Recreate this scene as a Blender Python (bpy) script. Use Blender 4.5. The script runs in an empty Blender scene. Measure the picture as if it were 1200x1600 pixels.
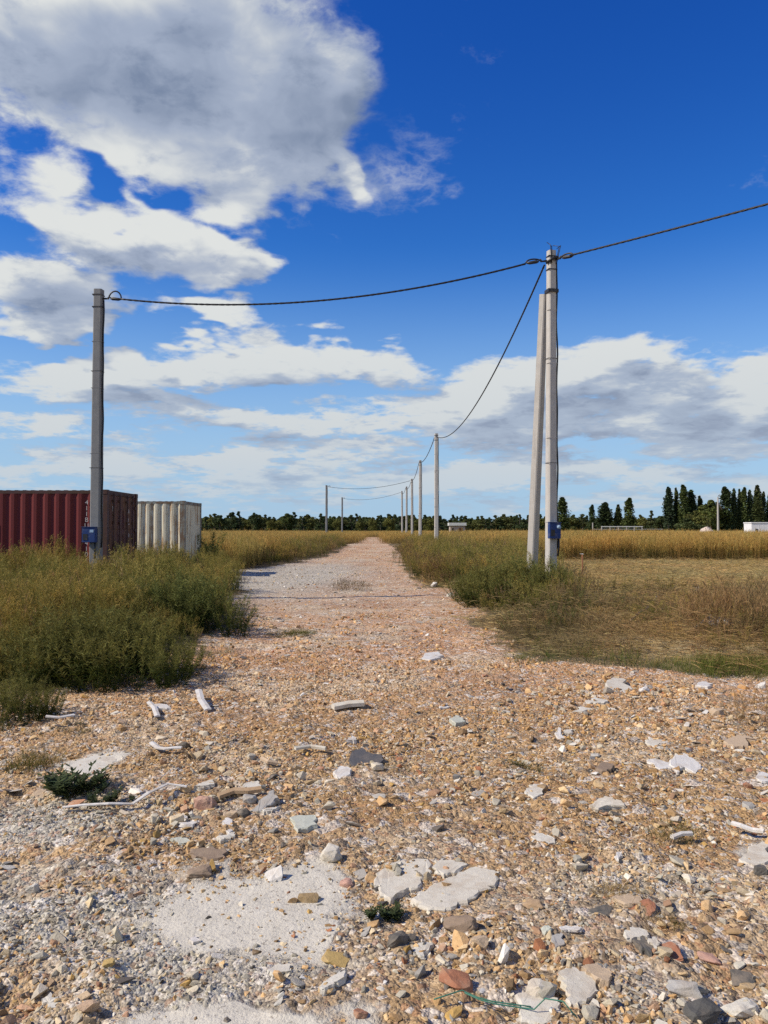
import bpy, bmesh, math, random
import numpy as np
from mathutils import Vector, Matrix, Euler
random.seed(7)
rng = np.random.default_rng(11)
scene = bpy.context.scene
COL = scene.collection
R = math.radians

# ------------------------------------------------------------ camera, sun, sky, exposure
EYE, PITCH = 1.6, math.atan(28 / 1200)
cam_data = bpy.data.cameras.new('camera')
cam = bpy.data.objects.new('camera', cam_data)
COL.objects.link(cam)
cam_data.sensor_fit = 'VERTICAL'; cam_data.sensor_height = 36; cam_data.lens = 27
cam_data.clip_start = 0.05; cam_data.clip_end = 9000
cam.location = (0, 0, EYE); cam.rotation_euler = (R(90) + PITCH, 0, 0)
scene.camera = cam

SUN_EL = R(42)
SUN_AZ = R(-105)          # measured from +Y (the way the camera looks) towards +X: the sun stands on the left
sun_dir = Vector((math.sin(SUN_AZ) * math.cos(SUN_EL), math.cos(SUN_AZ) * math.cos(SUN_EL), math.sin(SUN_EL)))
sd = bpy.data.lights.new('sun', 'SUN'); sd.energy = 5.0; sd.angle = R(0.5); sd.color = (1.0, 0.89, 0.73)
so = bpy.data.objects.new('sun', sd); COL.objects.link(so)
so.rotation_euler = sun_dir.to_track_quat('Z', 'Y').to_euler()
scene.view_settings.view_transform = 'Standard'; scene.view_settings.look = 'None'
scene.view_settings.gamma = 1; scene.view_settings.exposure = 0.08
scene.view_settings.use_curve_mapping = False
scene.cycles.use_denoising = False
scene.cycles.sample_clamp_indirect = 4.0
scene.cycles.max_bounces = 6; scene.cycles.transparent_max_bounces = 6
scene.cycles.diffuse_bounces = 3; scene.cycles.glossy_bounces = 2


class S:
    """a node socket with arithmetic"""
    def __init__(s, t, sock): s.t, s.k = t, sock
    def m(s, op, *a, clamp=False):
        n = s.t.nodes.new('ShaderNodeMath'); n.operation = op; n.use_clamp = clamp
        for i, v in enumerate((s,) + a):
            if isinstance(v, S): s.t.links.new(v.k, n.inputs[i])
            else: n.inputs[i].default_value = v
        return S(s.t, n.outputs[0])
    def __add__(s, o): return s.m('ADD', o)
    __radd__ = __add__
    def __sub__(s, o): return s.m('SUBTRACT', o)
    def __rsub__(s, o): return (s * -1.0) + o
    def __mul__(s, o): return s.m('MULTIPLY', o)
    __rmul__ = __mul__
    def __truediv__(s, o): return s.m('DIVIDE', o)
    def clamp(s): return s.m('ADD', 0.0, clamp=True)
    def mx(s, o): return s.m('MAXIMUM', o)
    def mn(s, o): return s.m('MINIMUM', o)


def put(t, sock, v):
    if isinstance(v, S): t.links.new(v.k, sock)
    else: sock.default_value = v


def sstep(x, a, b, lo=0.0, hi=1.0):
    n = x.t.nodes.new('ShaderNodeMapRange'); n.interpolation_type = 'SMOOTHSTEP'
    put(x.t, n.inputs[0], x)
    for i, v in enumerate((a, b, lo, hi)): put(x.t, n.inputs[i + 1], v)
    return S(x.t, n.outputs[0])


def vec(t, x, y, z):
    n = t.nodes.new('ShaderNodeCombineXYZ')
    for i, v in enumerate((x, y, z)): put(t, n.inputs[i], v)
    return S(t, n.outputs[0])


def xyz(v):
    n = v.t.nodes.new('ShaderNodeSeparateXYZ'); v.t.links.new(v.k, n.inputs[0])
    return [S(v.t, n.outputs[i]) for i in range(3)]


def vmath(v, op, o, out=0):
    n = v.t.nodes.new('ShaderNodeVectorMath'); n.operation = op
    v.t.links.new(v.k, n.inputs[0])
    if isinstance(o, S): v.t.links.new(o.k, n.inputs[1])
    elif op == 'SCALE': n.inputs['Scale'].default_value = o
    elif o is not None: n.inputs[1].default_value = o
    return S(v.t, n.outputs[out])


def noise(v, scale, detail=4, rough=0.5, dist=0.0, color=False, lac=2.0):
    n = v.t.nodes.new('ShaderNodeTexNoise'); v.t.links.new(v.k, n.inputs['Vector'])
    n.inputs['Scale'].default_value = scale; n.inputs['Detail'].default_value = detail
    n.inputs['Roughness'].default_value = rough; n.inputs['Distortion'].default_value = dist
    n.inputs['Lacunarity'].default_value = lac
    return S(v.t, n.outputs['Color' if color else 'Fac'])


def voro(v, scale, feature='F1', out='Distance', rnd=1.0):
    n = v.t.nodes.new('ShaderNodeTexVoronoi'); v.t.links.new(v.k, n.inputs['Vector']); n.feature = feature
    n.inputs['Scale'].default_value = scale
    n.inputs['Randomness'].default_value = rnd
    return S(v.t, n.outputs[out])


def mixc(f, a, b, blend='MIX'):
    t = next(x.t for x in (f, a, b) if isinstance(x, S))
    n = t.nodes.new('ShaderNodeMix'); n.data_type = 'RGBA'; n.blend_type = blend
    put(t, n.inputs[0], f)
    for i, v in ((6, a), (7, b)):
        if isinstance(v, S): t.links.new(v.k, n.inputs[i])
        else: n.inputs[i].default_value = (*v[:3], 1)
    return S(t, n.outputs[2])


def px_dir(px, py):
    """direction in the world of a pixel of the 1200 x 1600 photograph"""
    v = Vector(((px - 600) / 1200, 1, (800 - py) / 1200))
    v = Matrix.Rotation(PITCH, 3, 'X') @ v
    return v.normalized()


# world: NISHITA sky with a procedural cumulus layer, laid out by azimuth and elevation
world = bpy.data.worlds.new('World'); scene.world = world; world.use_nodes = True
wt = world.node_tree; wt.nodes.clear()


def blob_sum(g, A0, blobs, soft0, soft1, merge=0.25):
    out, A = None, A0
    for k, (cx, cy, rx, ry, rot, amp) in enumerate(blobs):
        if k and k % 4 == 0:      # keeps the shader's memory small: each set of four waits for the one before
            A = vmath(A0, 'ADD', out * 1e-9)
        dd = px_dir(cx, cy); a0 = math.atan2(dd.x, dd.y); e0 = math.asin(dd.z)
        ca = math.cos(a0)
        mp = g.nodes.new('ShaderNodeMapping'); mp.vector_type = 'TEXTURE'
        g.links.new(A.k, mp.inputs[0])
        mp.inputs[1].default_value = (a0, e0, 0); mp.inputs[2].default_value = (0, 0, R(rot))
        mp.inputs[3].default_value = (rx / 1200 * ca * ca, ry / 1200 * ca * math.cos(e0) ** 2, 1)
        l = vmath(S(g, mp.outputs[0]), 'LENGTH', None, out=1)
        b = sstep(l, soft0, soft1, amp, 0.0)
        if amp < 0: out = out + b
        else: out = b if out is None else out.m('SMOOTH_MAX', b, merge)
    return out


def cloud_group(fine):
    g = bpy.data.node_groups.new('cumulus', 'ShaderNodeTree')
    g.interface.new_socket('Direction', in_out='INPUT', socket_type='NodeSocketVector')
    for s_ in ('Density', 'Gloom', 'Grain'): g.interface.new_socket(s_, in_out='OUTPUT', socket_type='NodeSocketFloat')
    gi = g.nodes.new('NodeGroupInput'); go = g.nodes.new('NodeGroupOutput')
    d = S(g, gi.outputs[0])
    x, y, z = xyz(d)
    az = x.m('ARCTAN2', y)
    el = z.m('ARCSINE')
    h = z.mx(0.0) + 0.17
    P = vec(g, x / h, y / h, 0.7)
    w = noise(P, 2.3, 4, 0.55, color=True)
    wn = vmath(w, 'SUBTRACT', (0.5, 0.5, 0.5))
    hm = sstep(el, 0.03, 0.4, 0.35, 1.0)
    wx, wy, _ = xyz(wn)
    A = vec(g, az + wx * hm * 0.22, el + wy * hm * 0.20, 0.0)
    body = blob_sum(g, A, BLOBS, 0.30, 1.5)
    away = sstep(az.m('ABSOLUTE'), 0.50, 0.75)
    gen = sstep(noise(P, 0.55, 2, 0.5), 0.48, 0.62, 0.0, 0.9)
    low = sstep(el, 0.30, 0.10)
    lay = sstep(noise(P, 1.5, 3, 0.55), 0.38, 0.62, 0.0, 0.62) * low * sstep(el, 0.0, 0.05)
    body = body.mx(gen * away).mx(lay)
    n1 = noise(P, 2.1, 9 if fine else 4, 0.58, 0.2)
    fl = (n1 - 0.5) * 2.6
    if fine:
        n2 = noise(P, 7.5, 6, 0.62, 0.2)
        # billows: folded noise gives the rounded cauliflower edge
        fl = fl + ((n2 - 0.5) * 2.0).m('ABSOLUTE') * -0.9 + 0.13
        g.links.new(n2.k, go.inputs[2])
        gl = blob_sum(g, A, GLOOM, 0.0, 1.7, 0.15)
        # billows inside the cloud: brighter domes over darker folds
        bl = noise(vmath(P, 'ADD', vmath(wn, 'SCALE', 0.7)), 3.4, 5, 0.55)
        gl = gl + (bl - 0.5) * 1.9 * sstep(gl, 0.0, 0.5, 0.7, 1.0)
        g.links.new(gl.k, go.inputs[1])
    dens = body * 1.5 - 0.56 + fl * sstep(body, 0.0, 0.3, 0.25, 1.0) * sstep(el, 0.10, 0.28, 1.25, 0.88)
    g.links.new(dens.k, go.inputs[0])
    return g


# (centre x, centre y, radius x, radius y, tilt, amount): cumulus bodies seen in the photograph, as pixels that px_dir turns into directions
BLOBS = [
    (180, 80, 360, 190, 0, 1.1), (420, 140, 190, 150, 0, 1.1), (500, 130, 110, 110, 0, 1.0), (430, 255, 130, 80, 15, 1.0),
    (260, 240, 200, 90, 0, 0.9), (545, 245, 50, 34, -40, 0.75),
    (40, 250, 170, 120, 0, 0.66), (110, 350, 190, 70, -25, 0.85), (240, 385, 200, 70, -12, 0.95), (50, 440, 150, 80, 0, 0.95), (335, 415, 90, 62, 0, 0.95),
    (80, 510, 160, 40, 0, 0.95), (330, 500, 110, 26, 0, 0.85),
    (340, 570, 230, 48, 0, 0.85), (540, 565, 160, 38, -12, 0.9), (120, 605, 160, 32, -5, 0.8), (220, 625, 130, 26, 0, 0.7),
    (400, 655, 280, 28, 0, 0.68), (50, 665, 150, 32, 0, 0.62), (200, 735, 300, 34, 0, 0.60), (520, 705, 240, 32, 0, 0.62),
    (900, 590, 200, 56, 0, 1.0), (1010, 600, 120, 60, 0, 0.95), (740, 640, 170, 50, 0, 1.0), (1175, 625, 90, 66, 30, 1.0),
    (880, 665, 300, 44, 0, 0.78), (1120, 690, 160, 42, 0, 0.74), (780, 740, 330, 36, 0, 0.62), (1080, 745, 220, 34, 0, 0.62), (420, 775, 400, 22, 0, 0.5), (950, 785, 400, 16, 0, 0.5),
    (1045, 347, 40, 10, 5, 0.47), (1135, 318, 22, 9, 0, 0.42),
    (10, 210, 50, 34, 0, -0.35), (170, 305, 90, 24, -30, -0.35), (30, 322, 60, 26, -25, -0.35), (60, 550, 130, 16, 0, -0.4), (220, 535, 80, 18, 0, -0.45),
    (590, 470, 130, 50, 0, -0.5), (880, 400, 260, 100, 0, -0.8),
]
# where the cloud is thick enough for its underside to go grey
GLOOM = [
    (300, 120, 380, 130, 5, 0.95), (430, 225, 150, 70, 10, 0.75), (110, 60, 260, 100, 0, 0.7), (480, 20, 130, 70, 0, 0.6),
    (40, 440, 170, 70, 5, 0.95), (240, 400, 170, 40, 10, 0.6), (20, 350, 110, 60, 0, 0.6),
    (80, 525, 170, 28, 0, 0.7), (200, 630, 190, 24, 0, 0.8), (400, 595, 160, 22, 0, 0.5), (620, 600, 100, 16, 0, 0.4),
    (960, 620, 220, 50, 0, 0.8), (1180, 660, 110, 40, 0, 0.75), (850, 690, 300, 26, 0, 0.7), (420, 675, 260, 16, 0, 0.6),
    (1050, 730, 230, 20, 0, 0.6), (700, 670, 150, 24, 0, 0.55), (150, 700, 260, 18, 0, 0.55), (500, 730, 300, 14, 0, 0.5),
]
cg_fine, cg_soft = cloud_group(True), cloud_group(False)
tc = wt.nodes.new('ShaderNodeTexCoord')
D = vmath(S(wt, tc.outputs['Generated']), 'NORMALIZE', None)


def cloud(v, g):
    n = wt.nodes.new('ShaderNodeGroup'); n.node_tree = g; wt.links.new(v.k, n.inputs[0])
    return [S(wt, n.outputs[i]) for i in range(3)]


dx, dy, dz = xyz(D)
d0, gloom, grain = cloud(D, cg_fine)
# a second, coarser look into the cloud on the way to the sun (left and up): thick there = shaded here
d1 = cloud(vmath(vmath(D, 'ADD', (-0.045, 0.0, 0.030)), 'NORMALIZE', None), cg_soft)[0]
sky = wt.nodes.new('ShaderNodeTexSky'); sky.sky_type = 'NISHITA'; sky.sun_disc = False
sky.sun_elevation = SUN_EL; sky.sun_rotation = SUN_AZ
sky.altitude = 300; sky.air_density = 1.0; sky.dust_density = 0.3; sky.ozone_density = 3.0
skyc = S(wt, sky.outputs[0])
hs = wt.nodes.new('ShaderNodeHueSaturation'); wt.links.new(skyc.k, hs.inputs['Color'])
hs.inputs['Saturation'].default_value = 1.3
skyc = S(wt, hs.outputs[0])
skyc = mixc(1.0, skyc, mixc(sstep(dz, 0.12, 0.60), (0.80, 1.12, 1.42), (0.36, 0.72, 1.36)), 'MULTIPLY')     # the deeper blue of very clean air
skyc = mixc(sstep(dz, 0.36, 0.0) * 0.92, skyc, (3.6, 5.2, 7.0))      # horizon air, clearer than the model's yellow rim
skyc = mixc(sstep(dz, -0.01, -0.03), skyc, (1.6, 1.5, 1.3))
alpha = sstep(d0, -0.12, 0.46)
low = sstep(dz, 0.0, 0.35)
lit = (0.97 - gloom * 0.74 - d1.mx(0.0) * 0.16 + (d0 - d1) * 0.55 + (grain - 0.5) * 0.9)
cshade = mixc(low, (3.1, 3.7, 4.8), (1.8, 2.35, 3.5))
cmid = mixc(low, (3.9, 4.7, 5.8), (3.5, 4.1, 5.3))
cbright = mixc(low, (5.5, 6.0, 6.4), (7.0, 7.2, 7.1))
ccol = mixc(sstep(lit, -0.15, 0.52), cshade, mixc(sstep(lit, 0.42, 1.02), cmid, cbright))
final = mixc(alpha * sstep(dz, -0.01, 0.12, 0.55, 1.0), skyc, ccol)
bg = wt.nodes.new('ShaderNodeBackground'); wt.links.new(final.k, bg.inputs[0]); bg.inputs[1].default_value = 0.1
ow = wt.nodes.new('ShaderNodeOutputWorld'); wt.links.new(bg.outputs[0], ow.inputs[0])
world.cycles.sampling_method = 'MANUAL'; world.cycles.sample_map_resolution = 256


# ------------------------------------------------------------ helpers
def tag(o, label=None, cat=None, group=None, kind=None):
    for k, v in (('label', label), ('category', cat), ('group', group), ('kind', kind)):
        if v: o[k] = v
    return o


def link(name, me, parent=None, loc=None, rot=None):
    o = bpy.data.objects.new(name, me); COL.objects.link(o)
    if parent is not None: o.parent = parent
    if loc is not None: o.location = loc
    if rot is not None: o.rotation_euler = rot
    return o


def empty(name, loc=(0, 0, 0), rz=0.0):
    o = link(name, None, None, loc, (0, 0, rz)); o.empty_display_size = 0.2
    return o


class MB:
    """collects shapes and links them as ONE mesh object"""
    def __init__(s): s.v, s.f, s.c = [], [], []
    def add(s, vs, fs):
        n = len(s.v); s.v += [tuple(v) for v in vs]; s.f += [tuple(i + n for i in f) for f in fs]
        return s
    def box(s, x0, x1, y0, y1, z0, z1):
        return s.add([(x0, y0, z0), (x1, y0, z0), (x1, y1, z0), (x0, y1, z0), (x0, y0, z1), (x1, y0, z1), (x1, y1, z1), (x0, y1, z1)],
                     [(0, 3, 2, 1), (4, 5, 6, 7), (0, 1, 5, 4), (1, 2, 6, 5), (2, 3, 7, 6), (3, 0, 4, 7)])
    def rings(s, rings, cap=True, closed=True):
        n = len(rings[0]); vs = [p for r in rings for p in r]; fs = []
        for i in range(len(rings) - 1):
            for j in range(n if closed else n - 1):
                k = (j + 1) % n
                fs.append((i * n + j, i * n + k, (i + 1) * n + k, (i + 1) * n + j))
        if cap:
            fs.append(tuple(range(n - 1, -1, -1))); fs.append(tuple((len(rings) - 1) * n + j for j in range(n)))
        return s.add(vs, fs)
    def tube(s, pts, r, n=6, cap=True):
        pts = [Vector(p) for p in pts]; rr = r if isinstance(r, (list, tuple)) else [r] * len(pts)
        out = []; up = None
        for i, p in enumerate(pts):
            t = (pts[min(i + 1, len(pts) - 1)] - pts[max(i - 1, 0)]).normalized()
            if up is None: up = Vector((0, 0, 1)) if abs(t.z) < 0.9 else Vector((1, 0, 0))
            a = t.cross(up).normalized(); b = a.cross(t).normalized(); up = b
            out.append([p + a * (rr[i] * math.cos(2 * math.pi * j / n)) + b * (rr[i] * math.sin(2 * math.pi * j / n)) for j in range(n)])
        return s.rings(out, cap)
    def mesh(s, name, mats, smooth=False):
        me = bpy.data.meshes.new(name); me.from_pydata(s.v, [], s.f); me.update()
        for m in (mats if isinstance(mats, (list, tuple)) else [mats]): me.materials.append(m)
        if smooth: me.polygons.foreach_set('use_smooth', [True] * len(me.polygons))
        bm = bmesh.new(); bm.from_mesh(me); bmesh.ops.recalc_face_normals(bm, faces=bm.faces); bm.to_mesh(me); bm.free()
        return me
    def build(s, name, mats, parent=None, smooth=False, loc=None, rot=None, bevel=0):
        me = s.mesh(name, mats, smooth)
        if bevel:
            bm = bmesh.new(); bm.from_mesh(me)
            bmesh.ops.bevel(bm, geom=list(bm.edges), offset=bevel, segments=2, affect='EDGES', clamp_overlap=True)
            bm.to_mesh(me); bm.free()
        return link(name, me, parent, loc, rot)


def mat(name, fn=None, base=(0.5, 0.5, 0.5), rough=0.8, metal=0.0, spec=0.35):
    m = bpy.data.materials.new(name); m.use_nodes = True
    t = m.node_tree; t.nodes.clear()
    out = t.nodes.new('ShaderNodeOutputMaterial'); b = t.nodes.new('ShaderNodeBsdfPrincipled')
    t.links.new(b.outputs[0], out.inputs[0])
    b.inputs['Base Color'].default_value = (*base, 1); b.inputs['Roughness'].default_value = rough
    b.inputs['Metallic'].default_value = metal; b.inputs['Specular IOR Level'].default_value = spec
    if fn: fn(t, b, out)
    return m


def objco(t):
    return S(t, t.nodes.new('ShaderNodeTexCoord').outputs['Object'])


def worldco(t):
    return S(t, t.nodes.new('ShaderNodeNewGeometry').outputs['Position'])


def bump(t, b, h, strength=0.5, dist=0.02):
    n = t.nodes.new('ShaderNodeBump'); n.inputs['Strength'].default_value = strength; n.inputs['Distance'].default_value = dist
    t.links.new(h.k, n.inputs['Height']); t.links.new(n.outputs[0], b.inputs['Normal'])


def attr(t, name, kind='GEOMETRY', out='Fac'):
    n = t.nodes.new('ShaderNodeAttribute'); n.attribute_name = name; n.attribute_type = kind
    return S(t, n.outputs[out])


# value noise in numpy, shared by the ground's shape and by everything that stands on it
_T = np.random.default_rng(5).random((256, 256))
def vn(x, y):
    xi = np.floor(x).astype(np.int64); yi = np.floor(y).astype(np.int64)
    fx = x - xi; fy = y - yi; fx = fx * fx * (3 - 2 * fx); fy = fy * fy * (3 - 2 * fy)
    a = _T[xi & 255, yi & 255]; b = _T[(xi + 1) & 255, yi & 255]; c = _T[xi & 255, (yi + 1) & 255]; d = _T[(xi + 1) & 255, (yi + 1) & 255]
    return (a * (1 - fx) + b * fx) * (1 - fy) + (c * (1 - fx) + d * fx) * fy - 0.5
def fbm(x, y, f, n=4):
    s = 0; a = 1
    for i in range(n):
        s = s + a * vn(x * f + 17.3 * i, y * f + 5.1 * i); f *= 2.03; a *= 0.5
    return s


LY = [-50, 5.6, 6.1, 6.6, 7.5, 8.1, 9.2, 11.2, 13.0, 15.5, 17.5, 19.0, 20.5, 26, 31, 33, 36, 45, 60, 100, 165, 175]
LX = [-60, -60, -8, -3.6, -3.2, -2.5, -2.35, -2.35, -2.6, -2.9, -3.3, -3.7, -4.2, -4.9, -5.8, -5.0, -4.2, -3.7, -3.4, -3.7, -4.6, -2.0]
RY = [-50, 8.0, 8.35, 8.8, 9.3, 11.5, 13.2, 15.1, 19.8, 21.5, 25, 46, 60, 137, 165, 175]
RX = [60, 60, 4.8, 3.0, 1.75, 1.95, 1.75, 1.85, 2.2, 1.2, 0.85, 0.95, 1.15, 0.1, -0.6, -2.0]
def track_mask(x, y, soft=0.5):
    """1 on the rubble track, 0 off it"""
    wob = fbm(x, y, 0.55, 3) * 1.0 + fbm(x + 40, y, 2.2, 2) * 0.35
    l = np.interp(y, LY, LX); r = np.interp(y, RY, RX)
    m = np.minimum(x - l, r - x) + wob * np.clip(y / 12, 0.4, 1.2)
    m = np.where(y > 172, -5, m)
    return np.clip(m / soft + 0.5, 0, 1)


def G(px, py, z=0.0):
    """point on the ground under a pixel of the photograph"""
    d = px_dir(px, py); k = (z - EYE) / d.z
    return Vector((d.x * k, d.y * k, z))


def gauss(x, y, cx, cy, sx, sy, ang=0.0):
    c, s = math.cos(ang), math.sin(ang)
    u = (x - cx) * c + (y - cy) * s; v = -(x - cx) * s + (y - cy) * c
    return np.exp(-((u / sx) ** 2 + (v / sy) ** 2))


def patch(x, y, lst):
    m = 0
    wx = x + fbm(x, y, 3.0, 3) * 0.25; wy = y + fbm(x + 9, y + 4, 3.0, 3) * 0.3
    for (px, py, rx, ry, a) in lst:
        p = G(px, py); k = p.y / 1200
        sy = ry * p.y * p.y / (1200 * EYE)
        m = np.maximum(m, a * np.clip(1.6 * gauss(wx, wy, p.x, p.y, rx * k, sy), 0, 1))
    return m


CEMENT = [(400, 1430, 170, 60, 1.0), (480, 1400, 90, 45, .9), (500, 1470, 70, 25, .9), (360, 1590, 150, 32, 1.0), (300, 1440, 60, 30, .6), (150, 1196, 46, 14, .9),
          (1180, 1335, 40, 25, .6), (860, 1440, 60, 20, .25), (640, 1560, 60, 24, .3), (760, 1400, 40, 22, .35)]
GREYGR = [(70, 1292, 140, 30, .9), (120, 1425, 170, 34, 1.0), (30, 1450, 110, 34, .9), (250, 1485, 150, 54, 1.0), (330, 1550, 130, 30, .9), (400, 1500, 190, 26, .8),
          (420, 900, 130, 22, 1.0), (500, 893, 60, 16, .8), (320, 1290, 60, 20, .4), (1010, 1560, 120, 50, .5), (900, 1430, 150, 40, .35), (1050, 1380, 90, 24, .4),
          (560, 1235, 80, 15, .3), (690, 1340, 120, 20, .3)]
OCHRE = [(200, 1362, 200, 24, 1.0), (80, 1535, 150, 45, 1.0), (20, 1380, 60, 20, .9), (430, 1478, 50, 14, .8), (260, 1265, 60, 12, .7), (620, 1160, 420, 60, .4), (900, 1290, 260, 50, .5),
         (1000, 1230, 200, 60, .5), (700, 1250, 200, 40, .5), (1150, 1400, 120, 40, .4)]


FLAT = [(640, 1382, 66, 44, 1.0), (720, 1385, 80, 40, 1.0), (905, 1545, 45, 30, .8), (145, 1196, 50, 16, 1.0), (475, 1288, 24, 14, .9), (1180, 1338, 30, 20, .9)]


SAND = [(850, 1425, 110, 45, 1.0), (1000, 1335, 80, 26, .9), (620, 1310, 90, 20, .5), (240, 1228, 70, 14, .8), (560, 1100, 200, 30, .5), (480, 1150, 90, 20, .5), (800, 1470, 60, 20, .6), (200, 1385, 150, 20, .5), (90, 1560, 110, 30, .5), (700, 980, 200, 30, .4)]
PILE = [(340, 1270, 130, 44, 1.0), (1000, 1560, 220, 60, 1.0), (560, 1545, 130, 60, 1.0), (1090, 1430, 130, 60, 1.0), (1010, 1080, 190, 14, 1.0), (800, 1265, 200, 50, .5), (660, 1500, 120, 50, .8), (850, 1160, 160, 30, .5)]


def dust(x, y):
    return np.clip((fbm(x, y, 1.15, 5) + .22 * fbm(x, y, .3, 2) - .06) * 4.0, 0, 1)


def height(x, y):
    n = track_mask(x, y, 1.5)
    h = fbm(x, y, 0.22, 3) * 0.10 + fbm(x, y, 1.3, 4) * 0.035
    cem = np.maximum(patch(x, y, CEMENT), patch(x, y, FLAT))
    rough = (fbm(x, y, 5.0, 4) * 0.034 + np.abs(fbm(x + 50, y, 9.0, 2)) * 0.035) * (1 - 0.9 * cem) + fbm(x + 3, y, 22.0, 2) * 0.008 * (1 - 0.9 * cem)
    near = np.clip((18 - y) / 10, 0, 1)
    h = h + rough * near
    # right-hand foreground is a little heaped, the verge a little higher than the track
    h = h + 0.05 * gauss(x, y, 2.2, 6.8, 1.5, .9) + (1 - n) * 0.08 * np.clip((y - 6) / 4, 0, 1)
    fade = np.clip((120 - np.hypot(x, y)) / 60, 0, 1)
    return h * fade


# ------------------------------------------------------------ materials of the ground
def ground_fn(t, b, out):
    P = worldco(t)
    x, y, z = xyz(P)
    P2 = vec(t, x, y, 0.0)
    tr0 = attr(t, 'track'); cem = attr(t, 'cement'); gr = attr(t, 'grey'); oc = attr(t, 'ochre'); mown = attr(t, 'mown')
    edge = noise(P2, 3.5, 5, 0.65)
    tr = sstep(tr0 + (edge - 0.5) * 0.9, 0.35, 0.62)
    vc = voro(P2, 34.0, 'F1', 'Color'); vd = voro(P2, 34.0)
    vc2 = voro(P2, 95.0, 'F1', 'Color'); vd2 = voro(P2, 95.0)
    vc3 = voro(P2, 12.0, 'F1', 'Color'); vd3 = voro(P2, 12.0)
    r1, r2, r3 = xyz(vc); q1, q2, q3 = xyz(vc2); s1, s2, s3 = xyz(vc3)
    big = noise(P2, 0.5, 5, 0.6); mid = noise(P2, 2.2, 6, 0.65)
    far = sstep(y, 4.5, 9.5)
    tan = mixc(sstep(big, 0.35, 0.65), mixc(far, (0.33, 0.21, 0.105), (0.44, 0.25, 0.13)), mixc(far, (0.49, 0.34, 0.18), (0.60, 0.37, 0.205)))
    tan = mixc(attr(t, 'dust') * 0.6, tan, (0.64, 0.54, 0.38))
    tan = mixc(sstep(mid, 0.55, 0.8) * 0.5, tan, (0.30, 0.20, 0.11))
    tan = mixc(oc * sstep(mid, 0.3, 0.6), tan, (0.46, 0.29, 0.13))
    greyc = mixc(mid, (0.33, 0.31, 0.255), (0.63, 0.595, 0.50))
    c = mixc((gr * 1.1).clamp(), tan, greyc)
    c = mixc(sstep(r1, 0.72, 0.95) * 0.7, c, (0.66, 0.61, 0.54))
    c = mixc(sstep(r2, 0.80, 0.95) * 0.6, c, (0.38, 0.20, 0.11))
    c = mixc(sstep(r3, 0.78, 0.95) * 0.65, c, (0.15, 0.12, 0.09))
    c = mixc(sstep(s1, 0.86, 0.93) * 0.6, c, (0.64, 0.61, 0.56))
    c = mixc(sstep(s2, 0.90, 0.95) * 0.55, c, (0.22, 0.19, 0.15))
    c = mixc(0.7, c, mixc(1.0, c, mixc(q1, (0.42, 0.38, 0.33), (1.35, 1.35, 1.32)), 'MULTIPLY'))
    cemc = mixc(noise(P2, 9.0, 6, 0.7), (0.44, 0.405, 0.325), (0.70, 0.66, 0.555))
    speck = sstep(noise(P2, 45.0, 4, 0.7), 0.56, 0.66)
    cemc = mixc(speck * 0.7, cemc, (0.2, 0.17, 0.14))
    cm = sstep(cem + (noise(P2, 5.0, 7, 0.72) - 0.5) * 1.5, 0.30, 0.78)
    c = mixc(cm, c, cemc)
    # soil and litter off the track
    soil = mixc(mid, (0.09, 0.07, 0.04), (0.20, 0.15, 0.08))
    straw = mixc(noise(P2, 12.0, 5, 0.7), (0.24, 0.18, 0.085), (0.52, 0.41, 0.21))
    straw = mixc(sstep(big, 0.5, 0.75) * 0.5, straw, (0.17, 0.15, 0.05))
    off = mixc(mown, soil, straw)
    c = mixc(tr, off, c)
    t.links.new(c.k, b.inputs['Base Color'])
    b.inputs['Roughness'].default_value = 0.95; b.inputs['Specular IOR Level'].default_value = 0.15
    h = (vd * -0.9 + 0.5) * (1.0 - cm) + (vd2 * -0.35) * (1.0 - cm * 0.8) + vd3 * -0.9 * (1.0 - cm) + noise(P2, 40.0, 5, 0.7) * 0.5
    bump(t, b, h, 1.0, 0.018)


M = {}
M['ground'] = mat('rubble_and_soil', ground_fn)

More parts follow.
